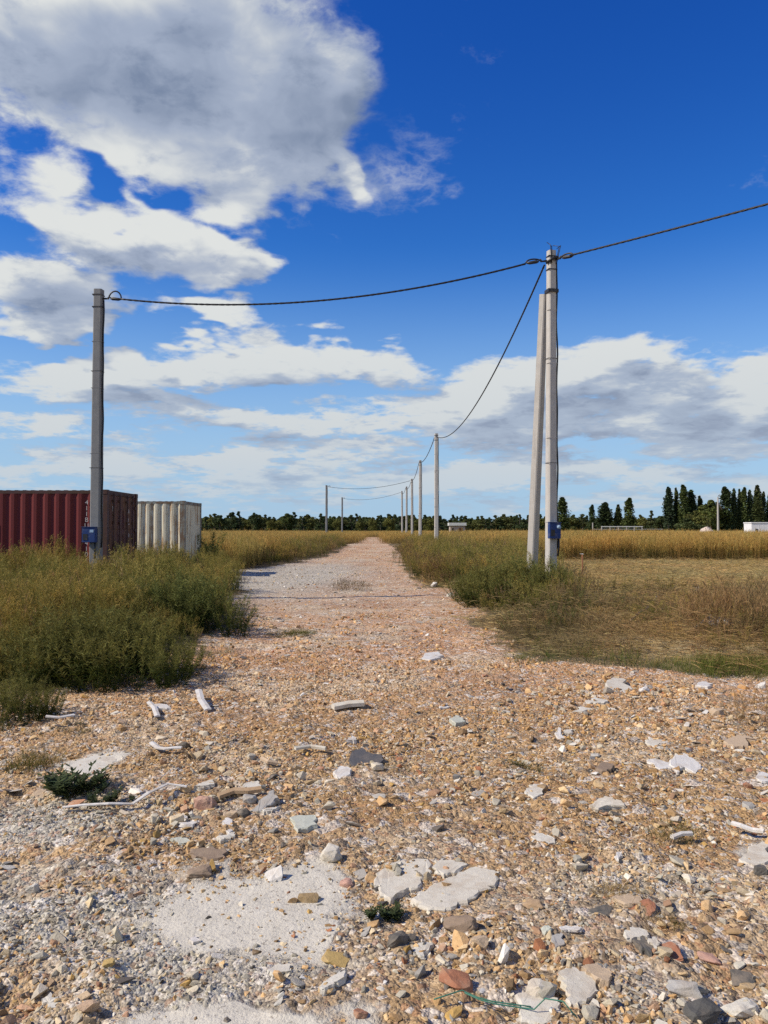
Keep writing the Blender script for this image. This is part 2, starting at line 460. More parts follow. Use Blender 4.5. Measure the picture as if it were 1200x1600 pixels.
# ------------------------------------------------------------ ground: one sheet to the horizon
def make_ground():
    ys = np.concatenate([np.linspace(-60, 0, 16)[:-1], np.linspace(0, 1.6, 20)[:-1], 1.6 * (13.0 / 1.6) ** np.linspace(0, 1, 420)[:-1],
                         13 * (60 / 13.0) ** np.linspace(0, 1, 110)[:-1], 60 * (6000 / 60.0) ** np.linspace(0, 1, 60)])
    u = np.linspace(-1, 1, 441)
    cols = np.sign(u) * (np.abs(u) * 0.62 + 6.0 * np.abs(u) ** 9)       # denser where the track is
    X = np.zeros((len(ys), len(cols))); Y = np.repeat(ys[:, None], len(cols), 1)
    w = np.maximum(np.abs(ys) * 1.0, 1.6)
    X = cols[None, :] * (w[:, None] + 2.0)
    Z = height(X, Y)
    n, m = X.shape
    me = bpy.data.meshes.new('ground')
    co = np.stack([X, Y, Z], -1).reshape(-1, 3)
    i = np.arange(n * m).reshape(n, m)
    f = np.stack([i[:-1, :-1], i[:-1, 1:], i[1:, 1:], i[1:, :-1]], -1).reshape(-1, 4)
    me.vertices.add(len(co)); me.vertices.foreach_set('co', co.ravel())
    me.loops.add(f.size); me.loops.foreach_set('vertex_index', f.ravel())
    me.polygons.add(len(f)); me.polygons.foreach_set('loop_start', np.arange(0, f.size, 4)); me.polygons.foreach_set('loop_total', np.full(len(f), 4))
    me.update(calc_edges=True)
    me.polygons.foreach_set('use_smooth', np.ones(len(f), bool))
    x, y = co[:, 0], co[:, 1]
    for nm, a in (('track', track_mask(x, y, 0.8)), ('dust', dust(x, y)), ('cement', patch(x, y, CEMENT)), ('grey', patch(x, y, GREYGR)), ('ochre', patch(x, y, OCHRE)),
                  ('mown', np.clip((x - 2) / 1.5, 0, 1) * np.clip((y - 8) / 2, 0, 1))):
        at = me.attributes.new(nm, 'FLOAT', 'POINT'); at.data.foreach_set('value', np.asarray(a * np.ones(len(x)), np.float32))
    me.materials.append(M['ground'])
    return tag(link('ground', me), kind='structure')


make_ground()


def gz(x, y):
    return float(height(np.array([float(x)]), np.array([float(y)]))[0])


# ------------------------------------------------------------ scattering: stuff nobody could count
def proto_collection(name, meshes):
    c = bpy.data.collections.new(name)
    for i, me in enumerate(meshes):
        c.objects.link(bpy.data.objects.new('%s_piece_%02d' % (name, i), me))
    return c


def scatter(name, coll, pts, rot, scale, index, color=None):
    """one object whose points carry the collection's meshes"""
    n = len(pts)
    me = bpy.data.meshes.new(name); me.vertices.add(n); me.vertices.foreach_set('co', np.asarray(pts, np.float32).ravel())
    def A(nm, ty, field, arr):
        at = me.attributes.new(nm, ty, 'POINT'); at.data.foreach_set(field, np.asarray(arr).ravel())
    A('turn', 'FLOAT_VECTOR', 'vector', np.asarray(rot, np.float32)); A('size', 'FLOAT_VECTOR', 'vector', np.asarray(scale, np.float32))
    A('pick', 'INT', 'value', np.asarray(index, np.int32))
    if color is not None:
        A('tint', 'FLOAT_COLOR', 'color', np.concatenate([np.asarray(color, np.float32), np.ones((n, 1), np.float32)], 1))
    o = link(name, me)
    g = bpy.data.node_groups.new(name, 'GeometryNodeTree')
    g.interface.new_socket('Geometry', in_out='INPUT', socket_type='NodeSocketGeometry'); g.interface.new_socket('Geometry', in_out='OUTPUT', socket_type='NodeSocketGeometry')
    N = g.nodes.new; L = g.links.new
    gi, go, ip, ci = N('NodeGroupInput'), N('NodeGroupOutput'), N('GeometryNodeInstanceOnPoints'), N('GeometryNodeCollectionInfo')
    ci.inputs['Collection'].default_value = coll; ci.inputs['Separate Children'].default_value = True; ci.inputs['Reset Children'].default_value = True
    def na(nm, ty):
        a = N('GeometryNodeInputNamedAttribute'); a.data_type = ty; a.inputs['Name'].default_value = nm
        return a.outputs['Attribute']
    er = N('FunctionNodeEulerToRotation'); L(na('turn', 'FLOAT_VECTOR'), er.inputs[0])
    L(gi.outputs[0], ip.inputs['Points']); L(ci.outputs[0], ip.inputs['Instance']); ip.inputs['Pick Instance'].default_value = True
    L(na('pick', 'INT'), ip.inputs['Instance Index']); L(er.outputs[0], ip.inputs['Rotation']); L(na('size', 'FLOAT_VECTOR'), ip.inputs['Scale'])
    L(ip.outputs[0], go.inputs[0])
    md = o.modifiers.new('scatter', 'NODES'); md.node_group = g
    return o


# ------------------------------------------------------------ stones
def hull_mesh(name, seed, n=13, flat=1.0, mats=None, bev=0.0):
    r = random.Random(seed); bm = bmesh.new()
    for i in range(n):
        v = Vector((r.gauss(0, 1), r.gauss(0, 1), r.gauss(0, 1))).normalized()
        v *= r.uniform(0.75, 1.0)
        v = Vector((max(-.78, min(.78, v.x * 1.1)), max(-.7, min(.7, v.y)), max(-.62, min(.62, v.z * 1.1)) * flat))
        bm.verts.new(v * 0.5)
    res = bmesh.ops.convex_hull(bm, input=bm.verts)
    bmesh.ops.delete(bm, geom=[g for g in set(res['geom_interior'] + res['geom_unused']) if isinstance(g, bmesh.types.BMVert) and g.is_valid], context='VERTS')
    if bev:
        bmesh.ops.bevel(bm, geom=list(bm.edges), offset=bev, segments=1, affect='EDGES', clamp_overlap=True)
    bmesh.ops.recalc_face_normals(bm, faces=bm.faces)
    me = bpy.data.meshes.new(name); bm.to_mesh(me); bm.free()
    for m in mats or []: me.materials.append(m)
    return me


def stone_fn(kind):
    def fn(t, b, out):
        P = objco(t)
        if kind == 'inst': base = attr(t, 'tint', 'INSTANCER', 'Color')
        else:
            oi = t.nodes.new('ShaderNodeObjectInfo'); base = S(t, oi.outputs['Color'])
        W = worldco(t)
        n = noise(W, 60.0, 5, 0.65); n2 = noise(W, 14.0, 4, 0.6)
        c = mixc(1.0, base, mixc(n, (0.62, 0.60, 0.57), (1.22, 1.22, 1.22)), 'MULTIPLY')
        c = mixc(sstep(n2, 0.5, 0.75) * 0.45, c, (0.52, 0.43, 0.32))
        t.links.new(c.k, b.inputs['Base Color'])
        b.inputs['Roughness'].default_value = 0.92; b.inputs['Specular IOR Level'].default_value = 0.2
        bump(t, b, noise(W, 110.0, 4, 0.7) + n * 0.6, 0.5, 0.008)
    return fn
M['gravel'] = mat('crushed_rubble', stone_fn('inst'))
M['stone'] = mat('loose_stone', stone_fn('obj'))

PAL = np.array([(.60, .40, .205), (.64, .47, .26), (.52, .335, .16), (.68, .57, .39), (.62, .58, .47), (.50, .48, .41), (.70, .66, .57), (.54, .34, .215), (.42, .19, .10), (.56, .37, .13),
                (.27, .19, .11), (.10, .095, .09), (.76, .75, .70), (.36, .35, .32)])
W_T = np.array([18, 19, 14, 11, 8, 7, 4, 7, 3, 1.5, 7, 2.5, 1.5, 4.]); W_G = np.array([3, 3, 2, 4, 16, 20, 12, .6, .5, .6, 3, 4, 3, 16.]); W_O = np.array([14, 12, 18, 4, 3, 3, 1, 3, 3, 12, 8, 1, 1, 2.])


def stone_colors(x, y):
    g = patch(x, y, GREYGR)[:, None]; o = patch(x, y, OCHRE)[:, None]
    w = W_T / W_T.sum() * (1 - g) * (1 - o * .8) + W_G / W_G.sum() * g + W_O / W_O.sum() * o * .8 * (1 - g)
    w = np.cumsum(w / w.sum(1, keepdims=True), 1)
    k = (rng.random(len(x))[:, None] > w).sum(1).clip(0, len(PAL) - 1)
    f = np.clip((y - 4.5) / 5, 0, 1)[:, None] * (1 - g)
    c = PAL[k] * rng.uniform(0.55, 1.12, (len(x), 1)) * (1 - f * np.array([-.08, .06, .20])) * np.array([1.0, .98, .93]) * (1 - g * np.array([-.03, 0, .07]))
    dm = (dust(x, y) * .42 * rng.random(len(x)))[:, None] * (1 - g * .7)
    c = c * (1 - dm) + np.array([.66, .57, .42]) * dm * (1 + rng.normal(0, .035, (len(x), 3)))
    return c.clip(0.02, 0.85)


def fan_points(n, d0, d1, power=1.0, wide=0.62):
    """points in front of the camera whose spacing grows with distance"""
    d = (d0 ** power + rng.random(n) * (d1 ** power - d0 ** power)) ** (1 / power) if power else d0 * (d1 / d0) ** rng.random(n)
    x = rng.uniform(-1, 1, n) * (d * wide + 0.6)
    return x, d


def make_gravel():
    ms = [hull_mesh('rubble_chip', 100 + i, 14, [1, .9, .75, .55][i % 4], [M['gravel']]) for i in range(20)]
    coll = proto_collection('rubble_chip', ms)
    def layer(name, n, d0, d1, s0, s1, power, clump=0.0, sand=.5, pile=0.0):
        x, y = fan_points(n, d0, d1, power)
        keep = rng.random(n) < track_mask(x, y, 0.6) * (1 - 0.86 * patch(x, y, CEMENT)) * (np.clip(0.55 + clump * fbm(x, y, 1.7, 3) * 2.2, 0.08, 1)) * (1 - sand * patch(x, y, SAND)) * (1 - pile * .75 + pile * .75 * patch(x, y, PILE))
        keep &= (rng.random(n) > (.65 * patch(x, y, GREYGR) if pile else 0))
        x, y = x[keep], y[keep]; k = len(x)
        s = s0 * (s1 / s0) ** (rng.random(k) ** 1.7) * (1 + np.clip(y - 6, 0, 40) * 0.02)
        sc = np.stack([s * rng.uniform(.8, 1.5, k), s * rng.uniform(.7, 1.1, k), s * rng.uniform(.6, 1.0, k)], 1)
        z = height(x, y) + s * rng.uniform(-.16, .16, k)
        rot = np.stack([rng.normal(0, .5, k), rng.normal(0, .5, k), rng.uniform(0, 6.28, k)], 1)
        o = scatter(name, coll, np.stack([x, y, z], 1), rot, sc, rng.integers(0, 20, k), stone_colors(x, y))
        tag(o, kind='stuff')
        return o
    a = layer('fine_gravel', 170000, 2.1, 9.5, 0.011, 0.034, 1.3, .6, .25)
    tag(a, 'fine tan and grey crushed rubble covering the front of the track', 'gravel')
    b_ = layer('coarse_gravel', 46000, 2.1, 15.0, 0.028, 0.085, 1.3, 1.8, .9, .8)
    tag(b_, 'coarse broken rubble chips scattered over the track', 'gravel')
    c = layer('far_gravel', 30000, 9.0, 70.0, 0.025, 0.07, 1.0, 1.0)
    fl = [hull_mesh('flat_shard', 140 + i, 13, [.3, .4, .22, .5][i % 4], [M['gravel']]) for i in range(12)]
    x, y = fan_points(9000, 2.2, 30.0, 1.15)
    pl = patch(x, y, PILE); cl = fbm(x + 21, y + 7, .9, 4)
    keep = (track_mask(x, y, .6) > .6) & (rng.random(9000) < np.clip(.10 + cl * 1.3 + pl * .35, .02, .8)) & (patch(x, y, CEMENT) < .5)
    x, y = x[keep], y[keep]; k = len(x); s = rng.uniform(.025, .095, k) ** 1.0 * (1 + np.clip(y - 5, 0, 30) * .03)
    cc = np.array([(.66, .62, .53), (.60, .57, .49), (.50, .48, .42), (.74, .72, .66), (.36, .34, .30), (.16, .14, .12), (.40, .21, .13)])[rng.choice(7, k, p=[.28, .22, .18, .10, .10, .08, .04])] * rng.uniform(.75, 1.08, (k, 1))
    o = scatter('pale_shards', proto_collection('flat_shard', fl), np.stack([x, y, height(x, y) + s * rng.uniform(-.02, .12, k)], 1), np.stack([rng.normal(0, .28, k), rng.normal(0, .28, k), rng.uniform(0, 6.28, k)], 1),
                np.stack([s * rng.uniform(.8, 1.6, k), s * rng.uniform(.6, 1.1, k), s * rng.uniform(.5, 1.0, k)], 1), rng.integers(0, 12, k), cc)
    tag(o, 'flat plaster and concrete shards strewn in drifts over the track', 'rubble', kind='stuff')
    tag(c, 'pale rubble on the far stretch of the track towards the trees', 'gravel')


make_gravel()


# ------------------------------------------------------------ vegetation
def leaf_fn(dark=1.0, far=False):
    def fn(t, b, out):
        col = attr(t, 'leafcol', 'GEOMETRY', 'Color')
        W = worldco(t)
        n = noise(W, 0.35, 3, 0.6); n2 = noise(W, 1.6, 3, 0.6)
        c = mixc(sstep(n, 0.42, 0.62), mixc(1.0, col, (0.88, 0.96, 0.86), 'MULTIPLY'), mixc(1.0, col, (1.08, 1.0, 0.85), 'MULTIPLY'))
        c = mixc(1.0, c, mixc(n2, (0.6, 0.62, 0.6), (1.4, 1.36, 1.3)), 'MULTIPLY')
        b.inputs['Roughness'].default_value = 0.7; b.inputs['Specular IOR Level'].default_value = 0.15
        t.links.new(c.k, b.inputs['Base Color'])
        tr = t.nodes.new('ShaderNodeBsdfTranslucent'); t.links.new(c.k, tr.inputs[0])
        ms = t.nodes.new('ShaderNodeMixShader'); ms.inputs[0].default_value = 0.28
        t.links.new(b.outputs[0], ms.inputs[1]); t.links.new(tr.outputs[0], ms.inputs[2]); t.links.new(ms.outputs[0], out.inputs[0])
    return fn
M['leaf'] = mat('leaves_and_stalks', leaf_fn())


class Plant:
    """blades and leaves with a colour each, kept as one mesh"""
    def __init__(s, seed): s.r = random.Random(seed); s.v, s.f, s.c = [], [], []
    def quad(s, a, b, w0, w1, side, c0, c1):
        n = len(s.v); s.v += [a - side * w0, a + side * w0, b + side * w1, b - side * w1]
        s.f.append((n, n + 1, n + 2, n + 3)); s.c += [c0, c0, c1, c1]
    def blade(s, base, d, length, w, c0, c1, droop=0.3, seg=3):
        d = d.normalized(); side = d.cross(Vector((s.r.gauss(0, 1), s.r.gauss(0, 1), s.r.gauss(0, .4)))).normalized()
        p = base.copy()
        for i in range(seg):
            t0, t1 = i / seg, (i + 1) / seg
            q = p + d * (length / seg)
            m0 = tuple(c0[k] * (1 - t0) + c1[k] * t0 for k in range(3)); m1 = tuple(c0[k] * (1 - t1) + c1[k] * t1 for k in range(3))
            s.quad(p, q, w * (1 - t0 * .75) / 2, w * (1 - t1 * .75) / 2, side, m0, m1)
            d = (d + Vector((0, 0, -droop / seg))).normalized(); p = q
        return p
    def mesh(s, name, m):
        me = bpy.data.meshes.new(name); me.from_pydata([tuple(v) for v in s.v], [], s.f); me.update()
        at = me.attributes.new('leafcol', 'FLOAT_COLOR', 'POINT'); at.data.foreach_set('color', np.array([(*c, 1) for c in s.c], np.float32).ravel())
        me.materials.append(m)
        return me


def vary(r, c, a=0.2):
    k = 1 + r.uniform(-a, a)
    return tuple(max(0.004, x * k * (1 + r.uniform(-.07, .07))) for x in c)


GREEN, DKGREEN, OLIVE, GOLD, BROWN, STRAW, RUST = (.068, .085, .016), (.034, .046, .011), (.20, .175, .048), (.47, .315, .11), (.20, .135, .065), (.70, .52, .26), (.26, .16, .08)


def weed(seed, h=1.0, stems=5, leaf=26, top=OLIVE, low=DKGREEN, leaf_len=0.075, lean=0.25, lw=0.011):
    """bushy horseweed: upright stems, many narrow leaves, feathery tops"""
    p = Plant(seed); r = p.r
    for i in range(stems):
        a = r.uniform(0, 6.28); d = Vector((math.cos(a) * lean * r.random() * 1.4, math.sin(a) * lean * r.random() * 1.4, 1)).normalized()
        b = Vector((math.cos(a) * .05, math.sin(a) * .05, -.03)); H = h * r.uniform(.7, 1.0); seg = 5; pts = [b]
        for k in range(seg):
            d = (d + Vector((r.gauss(0, .05), r.gauss(0, .05), .02))).normalized(); q = pts[-1] + d * H / seg
            side = d.cross(Vector((r.gauss(0, 1), r.gauss(0, 1), 0))).normalized()
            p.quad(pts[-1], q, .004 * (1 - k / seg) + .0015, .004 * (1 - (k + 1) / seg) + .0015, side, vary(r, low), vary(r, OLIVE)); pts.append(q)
        for k in range(leaf):
            t = r.random() ** .75; j = min(int(t * seg), seg - 1); u = t * seg - j
            q = pts[j].lerp(pts[j + 1], u); a2 = r.uniform(0, 6.28)
            ld = Vector((math.cos(a2), math.sin(a2), r.uniform(.3, 1.3)))
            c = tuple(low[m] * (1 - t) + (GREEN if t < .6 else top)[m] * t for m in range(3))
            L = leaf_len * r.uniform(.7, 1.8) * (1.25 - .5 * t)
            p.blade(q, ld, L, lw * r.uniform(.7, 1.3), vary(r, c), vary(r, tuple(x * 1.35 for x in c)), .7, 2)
        # branching, feathery top
        for k in range(7):
            a2 = r.uniform(0, 6.28); q = pts[-2].lerp(pts[-1], r.random())
            bd = Vector((math.cos(a2) * .5, math.sin(a2) * .5, 1)); L = H * r.uniform(.10, .24)
            e = p.blade(q, bd, L, .004, vary(r, OLIVE), vary(r, top), .1, 2)
            for m in range(7):
                a3 = r.uniform(0, 6.28); qq = q.lerp(e, r.uniform(.3, 1))
                p.blade(qq, Vector((math.cos(a3), math.sin(a3), .8)), r.uniform(.015, .04), .006, vary(r, top), vary(r, tuple(x * 1.3 for x in top)), .1, 1)
    return p.mesh('weed', M['leaf'])


def dry_clump(seed, h=1.2, n=16, spread=.25, c0=BROWN, c1=GOLD, w=.008, plume=9, lean=.12):
    """dead standing stalks with brush-like seed heads"""
    p = Plant(seed); r = p.r
    for i in range(n):
        b = Vector((r.gauss(0, spread), r.gauss(0, spread), -.03)); a = r.uniform(0, 6.28)
        H = h * r.uniform(.65, 1.05); d = Vector((math.cos(a) * lean, math.sin(a) * lean, 1))
        cc = vary(r, c1, .3)
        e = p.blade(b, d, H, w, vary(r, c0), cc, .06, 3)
        for m in range(plume):
            a3 = r.uniform(0, 6.28); t = r.uniform(.72, 1.02); qq = b.lerp(e, t)
            p.blade(qq, Vector((math.cos(a3) * .5, math.sin(a3) * .5, .9)), r.uniform(.04, .12) * h, w * 1.1, cc, vary(r, tuple(x * 1.15 for x in c1)), .2, 1)
        if r.random() < .5:
            for m in range(3):
                a3 = r.uniform(0, 6.28)
                p.blade(b.lerp(e, r.uniform(.1, .6)), Vector((math.cos(a3), math.sin(a3), .8)), r.uniform(.08, .2), w, vary(r, OLIVE), vary(r, c1), 1.0, 2)
    return p.mesh('dry_stalks', M['leaf'])


def grass_tuft(seed, h=.3, n=40, spread=.10, c0=DKGREEN, c1=OLIVE, w=.006, lean=.7, droop=.6):
    p = Plant(seed); r = p.r
    for i in range(n):
        b = Vector((r.gauss(0, spread), r.gauss(0, spread), -.01)); a = r.uniform(0, 6.28)
        d = Vector((math.cos(a) * lean * r.random(), math.sin(a) * lean * r.random(), 1))
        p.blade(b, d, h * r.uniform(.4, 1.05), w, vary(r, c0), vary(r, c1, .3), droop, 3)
    return p.mesh('grass_blades', M['leaf'])


def straw_mat(seed, n=70, spread=.35, c0=BROWN, c1=STRAW, w=.006, lift=.16):
    """mown stalks lying in all directions"""
    p = Plant(seed); r = p.r
    for i in range(n):
        b = Vector((r.gauss(0, spread), r.gauss(0, spread), r.uniform(0, lift) * r.random())); a = r.uniform(0, 6.28)
        d = Vector((math.cos(a), math.sin(a), r.uniform(-.05, .35)))
        p.blade(b, d, r.uniform(.07, .26), w, vary(r, c0), vary(r, c1, .35), .35, 3)
    return p.mesh('mown_straw', M['leaf'])


def herb(seed, h=.25, n=9, c=(.05, .085, .03), lw=.028):
    """low broad-leaved weed"""
    p = Plant(seed); r = p.r
    for i in range(n):
        a = r.uniform(0, 6.28); d = Vector((math.cos(a) * .6, math.sin(a) * .6, 1)); H = h * r.uniform(.5, 1)
        e = p.blade(Vector((0, 0, -.01)), d, H, .006, vary(r, c), vary(r, c), .1, 2)
        for k in range(16):
            a2 = r.uniform(0, 6.28); q = Vector((0, 0, 0)).lerp(e, r.uniform(.2, 1))
            ld = Vector((math.cos(a2), math.sin(a2), .4)); s_ = ld.cross(Vector((0, 0, 1))).normalized()
            L = lw * r.uniform(1.2, 2.6); m1 = q + ld * L * .5; m2 = q + ld * L
            cc = vary(r, c, .35)
            p.quad(q, m1, .002, lw * .35, s_, cc, cc); p.quad(m1, m2, lw * .35, .001, s_, cc, cc)
    return p.mesh('herb', M['leaf'])


def plant_layer(name, coll, nproto, x, y, s0, s1, label=None, cat=None, tilt=.12, zoff=0.0, sz=None):
    k = len(x); s = rng.uniform(s0, s1, k)
    if sz is not None: s = s * sz
    sc = np.stack([s, s, s * rng.uniform(.85, 1.15, k)], 1)
    rot = np.stack([rng.normal(0, tilt, k), rng.normal(0, tilt, k), rng.uniform(0, 6.28, k)], 1)
    o = scatter(name, coll, np.stack([x, y, height(x, y) + zoff], 1), rot, sc, rng.integers(0, nproto, k))
    return tag(o, label, cat, kind='stuff')


def rect_pts(n, x0, x1, y0, y1):
    return rng.uniform(x0, x1, n), rng.uniform(y0, y1, n)


def sel(m, *a): return [q[m] for q in a]


W_GREEN = [weed(200 + i, 1.0, 5, 30) for i in range(6)]
W_GOLD = [weed(220 + i, 1.05, 6, 22, top=(.36, .27, .085), low=(.075, .07, .022)) for i in range(5)]
D_GOLD = [dry_clump(240 + i) for i in range(5)]
D_FAR = [dry_clump(260 + i, 1.2, 34, .7, BROWN, GOLD, .022, 5) for i in range(5)]
D_RUST = [dry_clump(280 + i, 1.0, 14, .2, (.12, .08, .045), (.29, .195, .105), .008, 12, .3) for i in range(4)]
T_GREEN = [grass_tuft(300 + i, .24, 44, .12, (.06, .09, .02), (.17, .19, .05)) for i in range(4)]
T_DRY = [grass_tuft(320 + i, .20, 40, .14, BROWN, (.40, .29, .13), .006, 1.2, .9) for i in range(4)]
S_MAT = [straw_mat(340 + i, 80, .3, (.28, .21, .11), STRAW, .007, .12) for i in range(5)]
S_BROWN = [straw_mat(360 + i, 70, .25, (.15, .105, .055), (.42, .29, .15), .006, .4) for i in range(4)]
C_leftweeds = proto_collection('tall_weed', W_GREEN + W_GOLD[:4] + D_RUST[:1])
C_field = proto_collection('field_stalks', D_GOLD + W_GOLD[:2])                       # 7
C_far = proto_collection('far_stalks', D_FAR)                                         # 5
C_low = proto_collection('low_grass', T_GREEN + T_DRY)                                # 8
C_straw = proto_collection('cut_straw', S_MAT + S_BROWN)                              # 9
D_DARK = [dry_clump(290 + i, 1.0, 18, .24, (.07, .05, .03), (.17, .115, .06), .009, 14, .45) for i in range(3)]
C_verge = proto_collection('verge_weed', W_GREEN[:5] + W_GOLD[:3] + D_RUST[:2] + D_DARK[:2])  # 12


def lines(y, ys, xs): return np.interp(y, ys, xs)


def make_vegetation():
    # thicket on the left, in front of and round the containers
    x, y = rect_pts(8000, -17, -2.0, 7.2, 18.2)
    tm = track_mask(x, y, 0.6)
    cl = fbm(x, y, .45, 3)
    m = (tm < .3) & (rng.random(len(x)) < np.clip(.62 + cl * 1.2, .2, 1)) & ~((y < 9.0) & (x > -2.6)) & (y > 7.2 + np.clip(-x - 4.6, 0, 3) * 1.0)
    x, y = sel(m, x, y)
    # low at the track's edge and to the front, tall further in
    e = np.clip((lines(y, LY, LX) - x) / 1.3, 0, 1); sz = (.42 + .58 * e) * np.clip(.62 + (y - 7.2) * .045, .6, .96) * .93 * (1 + .6 * fbm(x + 70, y, .8, 3))
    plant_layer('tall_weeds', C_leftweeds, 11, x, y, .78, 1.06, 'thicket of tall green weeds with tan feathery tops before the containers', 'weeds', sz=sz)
    x, y = rect_pts(1500, -17, -6.2, 21.4, 30)
    m = ~((x < -6.3) & (y > 25.0) & (y < 28.4)); x, y = sel(m, x, y)
    plant_layer('weeds_between_containers', C_leftweeds, 11, x, y, .75, 1.05, 'tall weeds growing between the red and the white container', 'weeds')
    x, y = rect_pts(900, -6.4, -3.0, 13, 25.5)
    m = (track_mask(x, y, .5) < .3) & (rng.random(len(x)) < .8); x, y = sel(m, x, y)
    plant_layer('verge_weeds', C_leftweeds, 11, x, y, .55, .9, 'green weeds at the end of the containers beside the track', 'weeds')
    # right verge
    x, y = rect_pts(7000, -.5, 6.5, 13.6, 60)
    w = np.interp(y, [13.6, 15, 17.5, 22, 30, 45, 60], [3.3, 3.9, 4.2, 4.2, 5.8, 5.8, 5.8])
    m = (track_mask(x, y, .6) < .35) & (x < w) & (rng.random(len(x)) < np.interp(y, [13, 25, 60], [1, .8, .6])); x, y = sel(m, x, y)
    e = np.clip((x - lines(y, RY, RX)) / .9, 0, 1)
    sz = (.5 + .5 * e) * np.interp(y, [13.6, 15, 18, 30], [.55, .75, .85, 1.0]) * (1 + .4 * fbm(x + 70, y, 1.1, 2))
    plant_layer('roadside_weeds', C_verge, 12, x, y, .72, 1.08, 'dark green and rusty weeds lining the right side of the track', 'weeds', sz=sz)
    # left verge beyond the grey gravel
    x, y = rect_pts(5200, -16, -2.5, 30.5, 80)
    m = (track_mask(x, y, .6) < .35) & (rng.random(len(x)) < np.interp(y, [30, 80], [1, .5])); x, y = sel(m, x, y)
    e = np.clip((lines(y, LY, LX) - x) / 1.0, 0, 1)
    plant_layer('left_verge_weeds', C_verge, 12, x, y, .7, 1.12, 'tan and green weeds along the left side of the far track', 'weeds', sz=.55 + .45 * e)
    # fields of dry stalks
    def field(name, n, x0, x1, y0, y1, front, coll, k, s0, s1, label, power=None):
        yy = y0 * (y1 / y0) ** rng.random(n); xx = rng.uniform(-1, 1, n) * yy * .62
        if x0 is not None:
            m = front(xx, yy) & (track_mask(xx, yy, .8) < .3)
            xx, yy = sel(m, xx, yy)
        plant_layer(name, coll, k, xx, yy, s0, s1, label, 'dry weeds', tilt=.06)
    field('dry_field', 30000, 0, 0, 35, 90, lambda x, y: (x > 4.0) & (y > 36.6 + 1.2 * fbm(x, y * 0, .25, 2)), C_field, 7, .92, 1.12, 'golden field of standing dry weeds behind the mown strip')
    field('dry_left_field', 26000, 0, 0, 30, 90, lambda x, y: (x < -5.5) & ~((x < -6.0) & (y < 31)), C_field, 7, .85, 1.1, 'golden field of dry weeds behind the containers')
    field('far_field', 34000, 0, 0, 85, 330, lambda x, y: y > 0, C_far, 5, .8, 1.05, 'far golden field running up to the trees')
    # mown strip on the right
    x, y = rect_pts(13000, 1.6, 27, 8.2, 38)
    m = (track_mask(x, y, .5) < .4) & (np.abs(x) < y * .66 + 1) & (rng.random(len(x)) < np.clip(.8 + fbm(x + 11, y, 1.1, 3) * 1.6 + (y - 14) * .05, .15, 1)); x, y = sel(m, x, y)
    br = rng.random(len(x)) < np.clip(.75 - (y - 11) / 9 + fbm(x, y, .7, 2) * 1.3, .05, .85)
    pick = np.where(br, rng.integers(5, 9, len(x)), rng.integers(0, 5, len(x)))
    k = len(x); s = rng.uniform(.7, 1.3, k)
    o = scatter('mown_straw', C_straw, np.stack([x, y, height(x, y)], 1), np.stack([rng.normal(0, .08, k), rng.normal(0, .08, k), rng.uniform(0, 6.28, k)], 1),
                np.stack([s, s, s * rng.uniform(.5, 1.5, k)], 1), pick)
    tag(o, 'mown straw and flattened brown weeds beside the right pole', 'straw', kind='stuff')
    x, y = rect_pts(9000, 1.6, 24, 8.3, 36)
    m = (track_mask(x, y, .5) < .45) & (rng.random(len(x)) < np.clip(.75 - (y - 8) / 16 + fbm(x, y, .5, 3) * 1.5, .03, 1)); x, y = sel(m, x, y)
    gr = rng.random(len(x)) < np.clip(.9 - (y - 8) / 6 + fbm(x + 30, y, .5, 2) * 1.6, .12, 1)
    k = len(x); s = rng.uniform(.5, 1.25, k)
    o = scatter('low_grass', C_low, np.stack([x, y, height(x, y)], 1), np.stack([rng.normal(0, .08, k), rng.normal(0, .08, k), rng.uniform(0, 6.28, k)], 1),
                np.stack([s, s, s], 1), np.where(gr, rng.integers(0, 4, k), rng.integers(4, 8, k)))
    tag(o, 'low green and dry grass at the edge of the rubble', 'grass', kind='stuff')
    # stubble and single dead stalks left standing
    x, y = rect_pts(1500, 2.2, 24, 9.2, 37)
    m = (track_mask(x, y, .5) < .2) & (np.abs(x) < y * .66 + 1) & (rng.random(len(x)) < np.clip(.4 + fbm(x, y, .8, 2) * 1.5, .05, 1)); x, y = sel(m, x, y)
    plant_layer('stubble', C_field, 7, x, y, .12, .34, 'uneven stubble left standing in the mown strip', 'stubble', tilt=.3)
    # taller dead weeds standing in the mown strip
    x, y = rect_pts(2600, 1.9, 20, 9.2, 24)
    m = (track_mask(x, y, .5) < .2) & (fbm(x, y, .6, 2) > .06 + .012 * (y - 9)) & ~((x > 5.2) & (y > 17)); x, y = sel(m, x, y)
    plant_layer('dead_weeds', proto_collection('dead_weed', D_RUST + D_DARK), 7, x, y, .22, .5, 'patches of brown dead weeds in the mown strip', 'weeds', tilt=.4)
    # scattered green regrowth near the pole and along the rubble's edge
    x, y = rect_pts(2400, 1.8, 16, 8.7, 19)
    m = (track_mask(x, y, .5) < .3) & (rng.random(len(x)) < np.clip(fbm(x + 5, y + 60, .55, 3) * 2.2 + .28 - (y - 8.7) * .035, 0, 1)); x, y = sel(m, x, y)
    plant_layer('regrowth_weeds', proto_collection('regrowth_weed', W_GREEN[:4] + W_GOLD[:2]), 6, x, y, .16, .42, 'low green weeds growing back at the edge of the mown strip', 'weeds', tilt=.35)
    # sparse green and straw at the foot of the thicket and on the track
    x, y = rect_pts(2600, -9, 2.5, 6.3, 40)
    tm = track_mask(x, y, 1.2)
    m = (tm > .05) & (tm < .75) & (rng.random(len(x)) < .30); x, y = sel(m, x, y)
